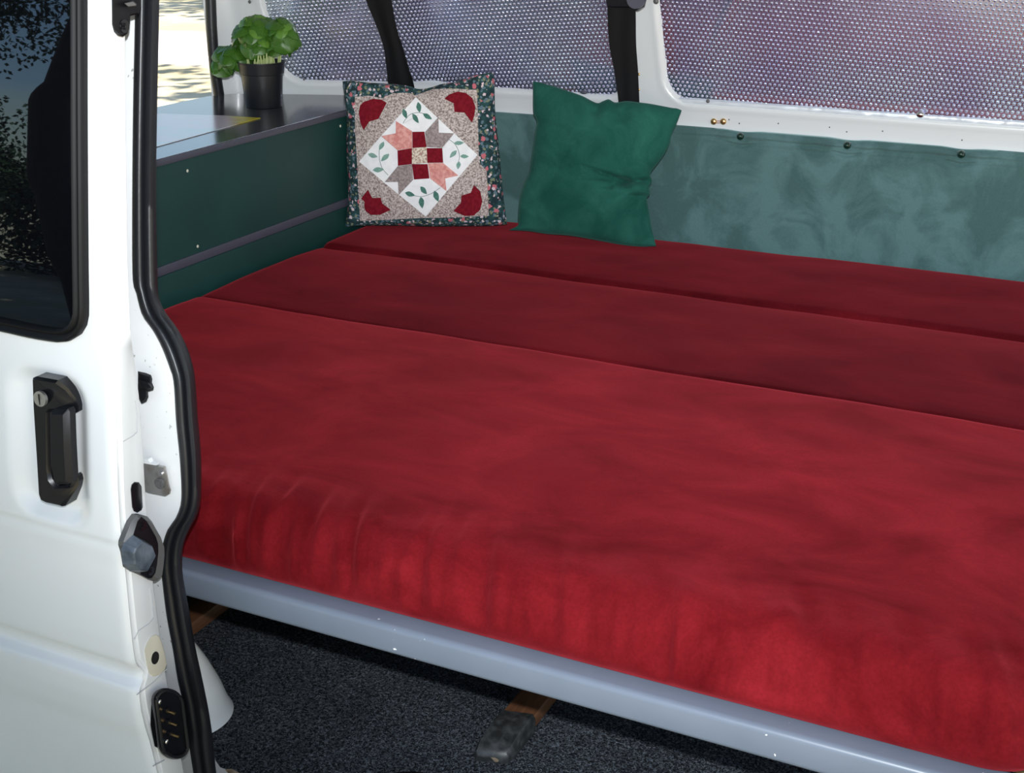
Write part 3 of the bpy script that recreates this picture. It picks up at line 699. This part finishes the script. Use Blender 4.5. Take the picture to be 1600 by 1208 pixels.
mattress('mattress', 'rear red suede mattress section under both pillows against the wall panel', -1.562, .02, 2.243, 2.604, .3695, .4515, .014, .014, 9.7, 0, .03, .006, 'red_far')

# ------------------------------------------------------------------ inner wheel arch cover and sill at the lower left
AX = Vector((-1.165, 1.268, 0)); prf = []
for px_, py_ in ((362, 1104), (357, 1092), (345, 1065), (325, 1032), (303, 1003), (285, 985), (262, 970)):
    d = ray(px_, py_); h2 = Vector((d.x, d.y)); t = (Vector((AX.x, AX.y)) - Vector((CAM.x, CAM.y))).dot(h2) / h2.length_squared
    p = CAM + d * t; prf.append((p.z, math.hypot(p.x - AX.x, p.y - AX.y)))
prf.sort(); prf = [(0.0, prf[0][1] + .003)] + [q_ for q_ in prf if q_[0] > .005]
vs = []; na = 40
zz = [0.0 + prf[-1][0] * k / 16 for k in range(17)]
for z in zz:
    r = interp(prf, z)
    for k in range(na):
        a = -math.pi * .75 + math.pi * 1.5 * k / (na - 1); yy = max(AX.y + r * math.sin(a), Ys(z) + .037); ca_ = math.cos(a)
        vs.append((AX.x + r * ca_ * (1 if ca_ > 0 else 2.2), yy, z))
o0 = len(vs); vs.append((AX.x, AX.y + .03, zz[-1] + .01))
f = gridfaces(17, na) + [((16 * na + k), (16 * na + k + 1), o0) for k in range(na - 1)]
wa = meshobj('wheel_arch_cover', vs, f, M['jamb'], None, True, 60); tag(wa, 'rounded white metal arch cover on the carpet behind the door seal', 'metal cover')
sp_ = [hit(x_, y_, 2, .012) for x_, y_ in ((324, 1150), (330, 1163), (337, 1185), (346, 1198), (362, 1204), (378, 1212), (395, 1260), (330, 1300), (305, 1200))]
sill = prism('trim_2', [Vector((v.x, v.y, -.04)) for v in sp_], sp_, M['jamb'], None, .002, .1); tag(sill, 'white painted door sill corner with a rusty patch', 'trim', kind='structure')
rs = [hit(x_, y_, 2, .0135) for x_, y_ in ((352, 1202), (362, 1201), (374, 1207), (385, 1216), (372, 1216), (358, 1209))]
prism('rust_patch', [v - Vector((0, 0, .002)) for v in rs], rs, M['rust'], sill, .0006, .3)
fp = [hit(640 + 52 * math.cos(a), 1222 + 18 * math.sin(a), 2, .006) for a in [2 * math.pi * k / 24 for k in range(24)]]
fp_o = prism('floor_disc', [Vector((v.x, v.y, .0003)) for v in fp], fp, M['black'], None, .002, .3); tag(fp_o, 'black round disc on the carpet at the bottom edge', 'rubber disc')  # flat black disc at the lower edge of the carpet

# ------------------------------------------------------------------ SEAT BELTS
def strap(name, lpx, rpx, Yf, mat_, parent, fold=0.002, thick=.0014):
    n = 40; A = smoothcurve([(x_, y_, 0) for x_, y_ in lpx], n); B = smoothcurve([(x_, y_, 0) for x_, y_ in rpx], n); vs = []; nc = 9
    for i in range(n):
        for k in range(nc):
            t = k / (nc - 1); q_ = A[i].lerp(B[i], t); y = Yf(i / (n - 1))
            p = hit(q_.x, q_.y, 1, y); p.y -= fold * math.sin(t * 9 + i * .12) + .002 * math.sin(i * .2)
            vs.append(p)
    m_ = len(vs); vs += [v + Vector((0, thick, 0)) for v in vs]
    f = gridfaces(n, nc) + gridfaces(n, nc, m_)
    for i in range(n - 1):
        f.append((i * nc, (i + 1) * nc, m_ + (i + 1) * nc, m_ + i * nc)); f.append((i * nc + nc - 1, (i + 1) * nc + nc - 1, m_ + (i + 1) * nc + nc - 1, m_ + i * nc + nc - 1))
    return meshobj(name, vs, f, mat_, parent, True, 60)
b1 = strap('seat_belt', [(545, -120), (561, -45), (573, 0), (590, 45), (599, 75), (603, 105), (606, 135), (612, 200)], [(590, -120), (603, -45), (610, 0), (618, 45), (628, 75), (637, 105), (647, 135), (660, 200)],
           lambda t: 2.525 + .035 * t, M['belt'], None, .003); tag(b1, 'black seat belt strap hanging slanted behind the patchwork cushion', 'seat belt')
b2 = empty('seat_belt', (-.99, 2.55, .5), 'black seat belt with loop hanging upright behind the green pillow', 'seat belt')
strap('webbing', [(949, 8), (950, 30), (953, 70), (959, 105), (963, 135), (966, 165), (968, 260)], [(993, 8), (993.5, 30), (994, 70), (996, 105), (997, 135), (998, 165), (999, 260)], lambda t: 2.575 + .02 * t, M['belt'], b2, .0012)
lp = [(944, -12), (1002, -16), (1005, 0), (1002, 12), (994, 18), (985, 12), (955, 12), (947, 8)]
P_ = [hit(x_, y_, 1, 2.567) for x_, y_ in lp]; prism('belt_loop', [v + Vector((0, .02, 0)) for v in P_], P_, M['gloss_black'], b2, .002, .2)
bm = bmesh.new(); cyl(bm, hit(996, -2, 1, 2.572), (0, -1, 0), .019, .012, 24); bmobj('belt_bolt', bm, M['edging'], b2)['label'] = 'grey round belt anchor'
strap('webbing', [(947, -130), (946, -60), (948, -5)], [(992, -130), (991, -60), (991, -5)], lambda t: 2.55 + .02 * t, M['belt'], b2, .001)

# ------------------------------------------------------------------ PILLOWS
class Pillow:
    def __init__(s, p0, n, corners, T, border, crease=None, n_=56):
        s.p0, s.n, s.C, s.T = p0, n.normalized(), corners, T; s.crease = crease
        s.L, s.R, s.Tp, s.B = border
        s.N = n_
    def prep(s):
        if hasattr(s, 'cv'): return
        s.cv = [[(p.x, p.y) for p in smoothcurve([(x, y, 0) for x, y in c], s.N)] for c in (s.L, s.R, s.Tp, s.B)]
    def ev(s, c, t):
        t = max(0, min(1, t)) * (s.N - 1); i = min(int(t), s.N - 2); f = t - i; a, b = c[i], c[i + 1]
        return a[0] + (b[0] - a[0]) * f, a[1] + (b[1] - a[1]) * f
    def coons(s, u, v):
        Lc_, Rc_, Tc, Bc = s.cv; l, r, t, b = s.ev(Lc_, v), s.ev(Rc_, v), s.ev(Tc, u), s.ev(Bc, u); o = []
        for k in (0, 1):
            o.append(l[k] * (1 - u) + r[k] * u + t[k] * (1 - v) + b[k] * v - (Tc[0][k] * (1 - u) * (1 - v) + Tc[-1][k] * u * (1 - v) + Bc[0][k] * (1 - u) * v + Bc[-1][k] * u * v))
        return o
    def st(s, px, py):
        s.prep(); u = v = .5; e = .01
        for _ in range(7):
            c = s.coons(u, v); cu = s.coons(u + e, v); cv_ = s.coons(u, v + e)
            a, b, d, g = (cu[0] - c[0]) / e, (cv_[0] - c[0]) / e, (cu[1] - c[1]) / e, (cv_[1] - c[1]) / e
            D = a * g - b * d; fx, fy = px - c[0], py - c[1]
            u = min(.985, max(.005, u + (fx * g - fy * b) / D)); v = min(.985, max(.005, v + (a * fy - d * fx) / D))
        return u, v
    def bulge(s, px, py, uv=None):
        u, v = uv or s.st(px, py); a = max(0, min(1, u)); b = max(0, min(1, v))
        h = s.T * (max(0, 16 * a * (1 - a) * b * (1 - b))) ** .45
        if s.crease: h += s.crease(px, py, u, v)
        return h
    def P(s, px, py, off=0):
        h = s.bulge(px, py) + off; return hitp(px, py, s.p0 + s.n * h, s.n)
    def body(s, mat_, parent, name='cushion_body'):
        N_ = s.N
        Lp = smoothcurve([(x, y, 0) for x, y in s.L], N_); Rp = smoothcurve([(x, y, 0) for x, y in s.R], N_); Tp = smoothcurve([(x, y, 0) for x, y in s.Tp], N_); Bp = smoothcurve([(x, y, 0) for x, y in s.B], N_)
        fr = []; bk = []
        for i in range(N_):
            for j in range(N_):
                u, v = i / (N_ - 1), j / (N_ - 1)
                c = Lp[j] * (1 - u) + Rp[j] * u + Tp[i] * (1 - v) + Bp[i] * v - (Tp[0] * (1 - u) * (1 - v) + Tp[-1] * u * (1 - v) + Bp[0] * (1 - u) * v + Bp[-1] * u * v)
                e = min(u, v, 1 - u, 1 - v)
                h = s.bulge(c.x, c.y, (u, v)) if e > .0001 else 0
                fr.append(hitp(c.x, c.y, s.p0 + s.n * h, s.n)); q_ = hitp(c.x, c.y, s.p0, s.n)
                bk.append(q_ - s.n * (s.T * .75 * (max(0, 16 * u * (1 - u) * v * (1 - v))) ** .45 + .0005))
        m_ = len(fr); f = gridfaces(N_, N_) + [t[::-1] for t in gridfaces(N_, N_, m_)]
        ring = [i * N_ for i in range(N_)] + [(N_ - 1) * N_ + j for j in range(1, N_)] + [i * N_ + N_ - 1 for i in range(N_ - 2, -1, -1)] + [j for j in range(N_ - 2, 0, -1)]
        for a, b in zip(ring, ring[1:] + ring[:1]): f.append((a, b, m_ + b, m_ + a))
        return meshobj(name, fr + bk, f, mat_, parent, True, 80)
    def patch(s, name, poly, mat_, parent, off, step=7, thick=.0012):
        bm = bmesh.new(); vs = [bm.verts.new((x, y, 0)) for x, y in poly]; bm.faces.new(vs)
        x0, x1 = min(p[0] for p in poly), max(p[0] for p in poly); y0, y1 = min(p[1] for p in poly), max(p[1] for p in poly)
        bmesh.ops.triangulate(bm, faces=bm.faces[:])
        x = math.floor(x0 / step) * step + step
        while x < x1: bmesh.ops.bisect_plane(bm, geom=bm.verts[:] + bm.edges[:] + bm.faces[:], plane_co=(x, 0, 0), plane_no=(1, 0, 0)); x += step
        y = math.floor(y0 / step) * step + step
        while y < y1: bmesh.ops.bisect_plane(bm, geom=bm.verts[:] + bm.edges[:] + bm.faces[:], plane_co=(0, y, 0), plane_no=(0, 1, 0)); y += step
        for v in bm.verts: v.co = s.P(v.co.x, v.co.y, off)
        be = [e for e in bm.edges if e.is_boundary]
        ex = bmesh.ops.extrude_edge_only(bm, edges=be)
        for v in [g_ for g_ in ex['geom'] if isinstance(g_, bmesh.types.BMVert)]: v.co -= s.n * thick
        return bmobj(name, bm, mat_, parent, True, 50)
def z3(pts): return [(520 + x / 4.4733, 100 + y / 4.4733) for x, y in pts]
bl = hit(541, 352, 2, .463); brr = Vector((bl.x + .3, bl.y + .13, .463))
ed = (brr - bl).normalized(); up = (Vector((0, 0, 1)) * math.cos(.1) + Vector((-ed.y, ed.x, 0)) * math.sin(.1)); nq = ed.cross(up)
if nq.y > 0: nq = -nq
def qcr(px, py, u, v): return .0015 * noise.noise(Vector((px * .05, py * .05, 3))) - .006 * math.exp(-((u - .48) / .10) ** 2 - (v / .14) ** 2)
TLq, TRq, BRq, BLq = z3([(70, 125), (1122, 62), (1217, 1122), (85, 1138)])
Lq = z3([(68, 122), (85, 250), (98, 420), (95, 560), (100, 720), (108, 860), (105, 1000), (84, 1138)])
Rq = z3([(1122, 58), (1130, 150), (1135, 330), (1150, 480), (1165, 620), (1180, 800), (1195, 950), (1218, 1120)])
Tq = z3([(68, 122), (130, 116), (250, 130), (400, 138), (520, 152), (600, 175), (680, 165), (760, 140), (870, 122), (980, 85), (1060, 65), (1122, 58)])
Bq = z3([(84, 1138), (250, 1130), (450, 1130), (700, 1136), (950, 1133), (1100, 1132), (1218, 1120)])
quilt = empty('patchwork_cushion', hitp(665, 352, bl, nq), 'patchwork cushion with floral border, white diamond and red corner tulips', 'cushion')
Q = Pillow(bl, nq, (TLq, TRq, BRq, BLq), .048, (Lq, Rq, Tq, Bq), qcr, 60)
Q.body(M['q_floral'], quilt)['label'] = 'dark green floral print cover'
def QP(name, pts, m_, off, par=None, lab=None):
    o = Q.patch(name, z3(pts), M[m_], par or quilt, off)
    if lab: o['label'] = lab
    return o
fieldp = [(155, 228), (250, 222), (345, 238), (420, 205), (520, 200), (580, 220), (630, 200), (700, 175), (850, 172), (1008, 182), (1015, 400), (1020, 640), (1030, 700), (1075, 745), (1092, 1060), (900, 1072), (600, 1078), (190, 1098), (180, 900), (170, 700), (155, 450)]
fd = QP('field', fieldp, 'q_tan', .0016, None, 'speckled taupe ground')
dm = QP('diamond', [(580, 232), (800, 440), (1012, 635), (830, 850), (650, 1067), (420, 880), (183, 682), (380, 455)], 'q_white', .0030, None, 'white diamond')
for pts in ([(555, 475), (640, 473), (655, 580), (557, 587)], [(452, 605), (552, 589), (555, 700), (455, 712)], [(655, 588), (765, 588), (771, 690), (662, 692)], [(553, 700), (662, 700), (675, 800), (567, 808)]):
    QP('square', pts, 'q_red', .0046, dm, 'dark red square')
QP('square', [(553, 588), (655, 580), (662, 692), (553, 700)], 'q_cream', .0048, dm, 'speckled cream square')
for pts in ([(340, 505), (440, 485), (440, 398), (553, 470), (555, 588), (452, 603)], [(665, 695), (770, 692), (877, 780), (785, 800), (795, 888), (680, 800)]):
    QP('tulip', pts, 'q_pink', .0044, dm, 'salmon pink tulip shape')
for pts in ([(645, 478), (738, 373), (740, 480), (847, 485), (765, 586), (655, 580)], [(553, 702), (562, 808), (460, 917), (455, 825), (363, 825), (455, 714)]):
    QP('tulip', pts, 'q_taupe', .0044, dm, 'grey taupe tulip shape')
for pts in ([(377, 272), (320, 330), (318, 385), (255, 402), (215, 463), (192, 410), (181, 340), (190, 290), (215, 265), (280, 243), (340, 250)],
            [(780, 243), (845, 275), (850, 335), (920, 340), (972, 410), (990, 360), (997, 300), (975, 238), (930, 203), (870, 193), (815, 212)],
            [(245, 878), (275, 937), (335, 935), (345, 975), (404, 1020), (330, 1055), (265, 1055), (230, 1030), (218, 990), (222, 965), (198, 940)],
            [(987, 848), (965, 900), (900, 920), (895, 970), (843, 1028), (920, 1062), (985, 1060), (1030, 1020), (1045, 960), (1030, 890)]):
    QP('corner_tulip', pts, 'q_red', .0034, fd, 'dark red corner tulip')
def leafpoly(a, b, w):
    a, b = Vector(a), Vector(b); d = (b - a); n_ = Vector((-d.y, d.x)).normalized()
    L_ = [(0, 0), (.2, .6), (.45, 1), (.7, .75), (.88, .35), (1, 0), (.85, -.4), (.6, -.85), (.35, -.95), (.15, -.55)]
    return [tuple(a + d * t + n_ * w / 2 * k) for t, k in L_]
for a, b, w, m_ in [((595, 266), (608, 340), 36, 'q_leaf'), ((490, 313), (516, 382), 34, 'q_leaf'), ((556, 347), (600, 414), 34, 'q_leaf'), ((630, 348), (693, 386), 34, 'q_leaf'),
                    ((356, 543), (324, 603), 32, 'q_leaf_pale'), ((245, 630), (313, 650), 34, 'q_leaf_pale'), ((393, 628), (337, 680), 36, 'q_leaf_pale'), ((278, 743), (357, 736), 38, 'q_leaf_pale'),
                    ((845, 555), (917, 550), 30, 'q_leaf_pale'), ((866, 603), (817, 656), 32, 'q_leaf_pale'), ((890, 645), (950, 647), 30, 'q_leaf_pale'), ((882, 680), (874, 736), 32, 'q_leaf_pale'),
                    ((612, 857), (657, 910), 36, 'q_leaf'), ((504, 900), (574, 920), 36, 'q_leaf'), ((614, 928), (626, 1010), 40, 'q_leaf'), ((708, 886), (738, 962), 40, 'q_leaf')]:
    QP('leaf', leafpoly(a, b, w), m_, .0044, dm)
M['thread'] = mat('grey_green_thread', (.25, .3, .29), .9)
for st_ in ([(490, 415), (510, 385), (545, 350), (600, 340), (640, 348)], [(325, 600), (325, 640), (332, 690), (350, 735), (388, 777)], [(806, 523), (850, 555), (876, 600), (885, 645), (878, 690)], [(540, 912), (580, 922), (625, 926), (690, 905), (750, 865)]):
    c_ = smoothcurve([(x_, y_, 0) for x_, y_ in z3(st_)], 16); tube('embroidered_stem', [Q.P(p.x, p.y, .0032) for p in c_], .0007, M['thread'], dm, 5)
M['seam'] = mat('pale_seam', (.5, .5, .53), .9)
for st_ in ([(440, 485), (340, 505)], [(440, 398), (380, 455)], [(452, 603), (340, 505)], [(770, 588), (847, 485)], [(455, 714), (363, 825)], [(562, 808), (460, 917)], [(680, 800), (795, 888)], [(553, 470), (440, 400)], [(600, 355), (497, 415)], [(738, 373), (645, 475)]):
    c_ = [Vector(p).lerp(Vector(q_), t / 6) for t in range(7) for p, q_ in [z3(st_)]]; tube('seam', [Q.P(p.x, p.y, .0028) for p in c_], .0005, M['seam'], dm, 4)
# green suede pillow
def z4(pts): return [(780 + x / 4.028, 100 + y / 4.028) for x, y in pts]
Lg = z4([(213, 107), (212, 200), (215, 310), (237, 365), (225, 430), (210, 540), (195, 640), (185, 690), (150, 770), (125, 870), (118, 970), (117, 1015), (60, 1046)])
Rg = z4([(1148, 292), (1112, 385), (1090, 430), (1060, 530), (1010, 610), (952, 688), (960, 735), (945, 775), (948, 820), (930, 850), (945, 940), (960, 1040), (988, 1146)])
Tg = z4([(213, 107), (270, 120), (340, 140), (420, 165), (520, 200), (612, 245), (655, 232), (690, 222), (730, 242), (800, 233), (870, 240), (960, 252), (1080, 275), (1120, 280), (1148, 292)])
Bg = z4([(60, 1046), (180, 1052), (300, 1070), (450, 1082), (640, 1115), (780, 1140), (900, 1150), (988, 1146)])
pg = hit(900, 372, 2, .463); ng = Vector((.06, -math.cos(.2), math.sin(.2)))
def gcr(px, py, u, v):
    h = .002 * noise.noise(Vector((px * .03, py * .03, 7)))
    x, y = (px - 780) * 4.028, (py - 100) * 4.028
    # folds running from the left into the pinch at the right edge
    pin = (800, 745)
    d = math.hypot(x - pin[0], (y - pin[1])); h -= .010 * math.exp(-(d / 60) ** 2)
    for (xa, ya, xb, yb, w, a) in ((250, 460, 480, 500, 20, .0025), (520, 640, 800, 740, 16, .007), (520, 740, 800, 750, 22, .006), (600, 775, 700, 770, 14, .004), (810, 740, 950, 735, 18, .010), (820, 830, 950, 830, 16, .006), (780, 910, 850, 860, 18, .003), (880, 1120, 960, 1090, 18, .003), (640, 250, 600, 300, 26, .004), (240, 370, 420, 420, 24, .003), (800, 260, 790, 320, 30, .003)):
        vx, vy = xb - xa, yb - ya; a *= 2.3; t = max(0, min(1, ((x - xa) * vx + (y - ya) * vy) / (vx * vx + vy * vy)))
        dd = math.hypot(x - xa - vx * t, y - ya - vy * t); h -= a * math.exp(-(dd / (w * (.5 + .7 * t))) ** 2) * (.25 + .75 * t)
    h += .008 * math.exp(-((x - 860) / 70) ** 2 - ((y - 780) / 34) ** 2)
    return h * min(1, max(0, 8 * min(u, v, 1 - u, 1 - v) + .35))
G = Pillow(pg, ng, tuple(z4([(213, 107), (1148, 292), (988, 1146), (60, 1046)])), .052, (Lg, Rg, Tg, Bg), gcr, 90)
gpil = G.body(M['green_suede'], None, 'pillow'); tag(gpil, 'plain dark green suede pillow with pinched right edge, leaning on the wall panel', 'pillow')

# ------------------------------------------------------------------ BASIL
PB = Vector((-1.752, 2.352, .7125))
basil = empty('potted_basil', PB, 'bushy basil plant in a black plastic pot on the grey worktop', 'potted plant')
def lathe(name, prf_, m_, par, n=40):
    vs = [(PB.x + r * math.cos(2 * math.pi * k / n), PB.y + r * math.sin(2 * math.pi * k / n), PB.z + z) for r, z in prf_ for k in range(n)]
    q_ = len(prf_); f = [(i * n + k, i * n + (k + 1) % n, (i + 1) * n + (k + 1) % n, (i + 1) * n + k) for i in range(q_ - 1) for k in range(n)]
    f += [tuple(range(n))[::-1], tuple((q_ - 1) * n + k for k in range(n))]
    return meshobj(name, vs, f, m_, par, True, 35)
lathe('pot', [(.036, .001), (.0385, 0), (.0395, .002), (.0445, .070), (.0455, .0705), (.0475, .0715), (.0505, .094), (.0525, .095), (.0525, .097), (.0500, .097), (.046, .075), (.045, .07)], M['pot'], basil)
lathe('soil', [(.0445, .072), (.0452, .078), (.03, .082), (.01, .083)], M['soil'], basil)
bm = bmesh.new()
for k in range(46):
    a = random.uniform(0, 2 * math.pi); r = .042 * math.sqrt(random.random()); p = PB + Vector((r * math.cos(a), r * math.sin(a), .078))
    q_ = p + Vector((random.uniform(-.012, .012) + (-.01 if p.x < PB.x - .02 else 0), random.uniform(-.01, .01), random.uniform(.05, .075)))
    d = q_ - p; cyl(bm, p, d, .0016, d.length, 6)
bmobj('stems', bm, M['stem'], basil)['kind'] = 'stuff'
def leafmesh(name, m_, cup=1.0, seed=0):
    vs = []; nu, nv = 9, 9
    for i in range(nu):
        t = i / (nu - 1); w = .5 * (math.sin(math.pi * min(1, t * .96 + .04) ** .8)) ** .6 * 1.02
        if i == 0: w = .03
        if i == nu - 1: w = .01
        for j in range(nv):
            s_ = j / (nv - 1) * 2 - 1; x = s_ * w; y = t
            z = -cup * .55 * (t - .35) ** 2 - .28 * cup * (abs(s_) ** 1.6) * w * 1.6 - .05 * math.exp(-(s_ / .12) ** 2) + .035 * math.cos(t * 22 + abs(s_) * 5) * (1 - abs(s_)) * .8 + .04 * noise.noise(Vector((x * 4, y * 4, seed)))
            vs.append((x, y - .45, z))
    me = bpy.data.meshes.new(name); me.from_pydata(vs, [], gridfaces(nu, nv)); me.polygons.foreach_set('use_smooth', [True] * len(me.polygons)); me.materials.append(m_); return me
lm = [leafmesh('leaf', M['basil'], 1.0, 1), leafmesh('leaf', M['basil'], 1.3, 2), leafmesh('leaf', M['basil2'], .9, 3)]
pf = 700.0
clumps = [((402, 50), 40, 31, 46), ((368, 86), 30, 20, 24), ((441, 52), 26, 28, 28), ((350, 88), 20, 20, 12), ((412, 64), 34, 14, 16)]
inv = Matrix.Translation(-PB)
view = (CAM - (PB + Vector((0, 0, .15)))).normalized()
rng = random.Random(11)
for (cpx, rx, ry, cnt) in clumps:
    c = hit(cpx[0], cpx[1], 1, PB.y - .005)
    for k in range(cnt):
        zf = 1 - 2 * (k + .5) / cnt; a = k * 2.39996 + rng.uniform(-.3, .3)
        d = Vector((math.cos(a) * math.sqrt(1 - zf * zf), math.sin(a) * math.sqrt(1 - zf * zf), zf))
        if d.dot(view) < -.35: continue
        pos = c + Vector((d.x * rx / pf * .8, d.y * rx / pf * .8, d.z * ry / pf * .85))
        size = rng.uniform(.036, .052) * (1.0 if cnt > 10 else .85); which = rng.choice([0, 0, 0, 1, 1, 1, 2])
        nrm = (d * .8 + Vector((0, 0, .75)) + Vector((rng.uniform(-.3, .3),) * 3)).normalized()
        yd = (Vector((d.x, d.y, -.35)) + Vector((rng.uniform(-.4, .4), rng.uniform(-.4, .4), 0)));
        yd = (yd - nrm * yd.dot(nrm)).normalized(); xd = yd.cross(nrm)
        if which == 2: size *= .65
        R_ = Matrix((xd, yd, nrm)).transposed().to_4x4()
        o = bpy.data.objects.new('leaf', lm[which]); S.collection.objects.link(o); o.parent = basil
        o.matrix_local = inv @ Matrix.Translation(pos) @ R_ @ Matrix.Scale(size, 4)
for o in basil.children:
    if o.name.startswith('leaf'): pass

# ------------------------------------------------------------------ OUTDOORS: trees that shade the track and show in the door window
def tree(name, label, base, h, r, crown, cr, nleaf, lsize, lean=(0, 0), seed=1, path=None):
    rg = random.Random(seed); root = empty(name, base, label, name, {'tree': 'trees standing round the van', 'bush': 'bushes near the leaning tree'}[name])
    B = Vector(base); top = B + Vector((lean[0], lean[1], h))
    pts = []
    for i in range(14):
        t = i / 13; p = B.lerp(top, t) + Vector((math.sin(t * 3) * .25 * r * 3, math.cos(t * 4) * .15, 0)); pts.append(p)
    if path: pts = smoothcurve(path, 30)
    tube('trunk', pts, r, M['bark'], root, 14, lambda t: 1.15 - (.3 if path else .6) * t)
    vs = []; f = []
    cl = [(Vector(crown) + Vector((rg.gauss(0, .45), rg.gauss(0, .45), rg.gauss(0, .3))) * cr) for _ in range(26)]
    for i in range(nleaf):
        c = rg.choice(cl); d = Vector((rg.gauss(0, 1), rg.gauss(0, 1), rg.gauss(0, 1))).normalized() * cr * .38 * rg.random() ** .4
        p = c + d; a = Vector((rg.gauss(0, 1), rg.gauss(0, 1), rg.gauss(0, .6))).normalized() * lsize; b = a.cross(Vector((rg.gauss(0, 1), rg.gauss(0, 1), rg.gauss(0, 1)))).normalized() * lsize * .5
        o = len(vs); vs += [p - a, p + b, p + a, p - b]; f.append((o, o + 1, o + 2, o + 3))
    me = bpy.data.meshes.new('crown'); me.from_pydata(vs, [], f); me.materials.append(M['foliage'])
    o = bpy.data.objects.new('crown', me); S.collection.objects.link(o); o.parent = root; o.matrix_parent_inverse = Matrix.Translation(-Vector(base)); o['kind'] = 'stuff'
    return root
TR = [Vector(p) for p in ((-7.75, -6.5, -.55), (-7.85, -6.35, 0), (-7.93, -6.24, .45), (-8.02, -6.15, .95), (-8.05, -6.1, 1.47), (-8.02, -6.04, 1.95), (-7.88, -6.05, 2.6), (-7.6, -6.1, 3.6), (-7.5, -6.1, 4.6))]
tree('tree', 'leaning dark trunked tree mirrored in the door window', (-7.75, -6.5, -.5), 4.6, .165, (-8.7, -6.1, 4.1), 1.75, 30000, .032, (1.5, -.6), 3, TR)
tree('bush', 'rounded dark bush mirrored at the left of the door window', (-12.4, -9.0, -.5), 1.0, .08, (-12.6, -9.6, 1.1), 1.5, 16000, .045, (0, 0), 4)
tree('bush', 'low dark bush added to hide bright ground at the foot of the leaning tree', (-10.0, -9.4, -.5), .6, .08, (-10.2, -9.8, .15), 1.5, 14000, .045, (0, 0), 9)  # bush added to darken the ground mirrored in the window
tree('tree', 'unseen broad tree added to shade the van and the ground before it', (2.5, 5.5, -.5), 6.0, .3, (-1.5, .5, 6.6), 3.8, 16000, .17, (-3, -3), 5)  # unseen tree added to throw shade over the van side
tree('tree', 'second unseen broad tree added to shade the ground near the leaning tree', (-11.5, -2.0, -.5), 6.0, .3, (-6.8, -1.6, 6.6), 3.6, 14000, .17, (3, 0), 12)  # another unseen crown, put in to keep this ground dark
tree('tree', 'tall tree beyond the van casting shade on the near grass', (-5.8, 13.0, -.5), 5.5, .25, (-7.0, 13.4, 6.3), 2.0, 1300, .14, (0, 0), 6)
tree('tree', 'tree far beyond the tailgate casting shade on the track', (-10.3, 21.6, -.5), 6, .25, (-12.0, 22.3, 7.2), 2.6, 2200, .16, (0, 0), 8)
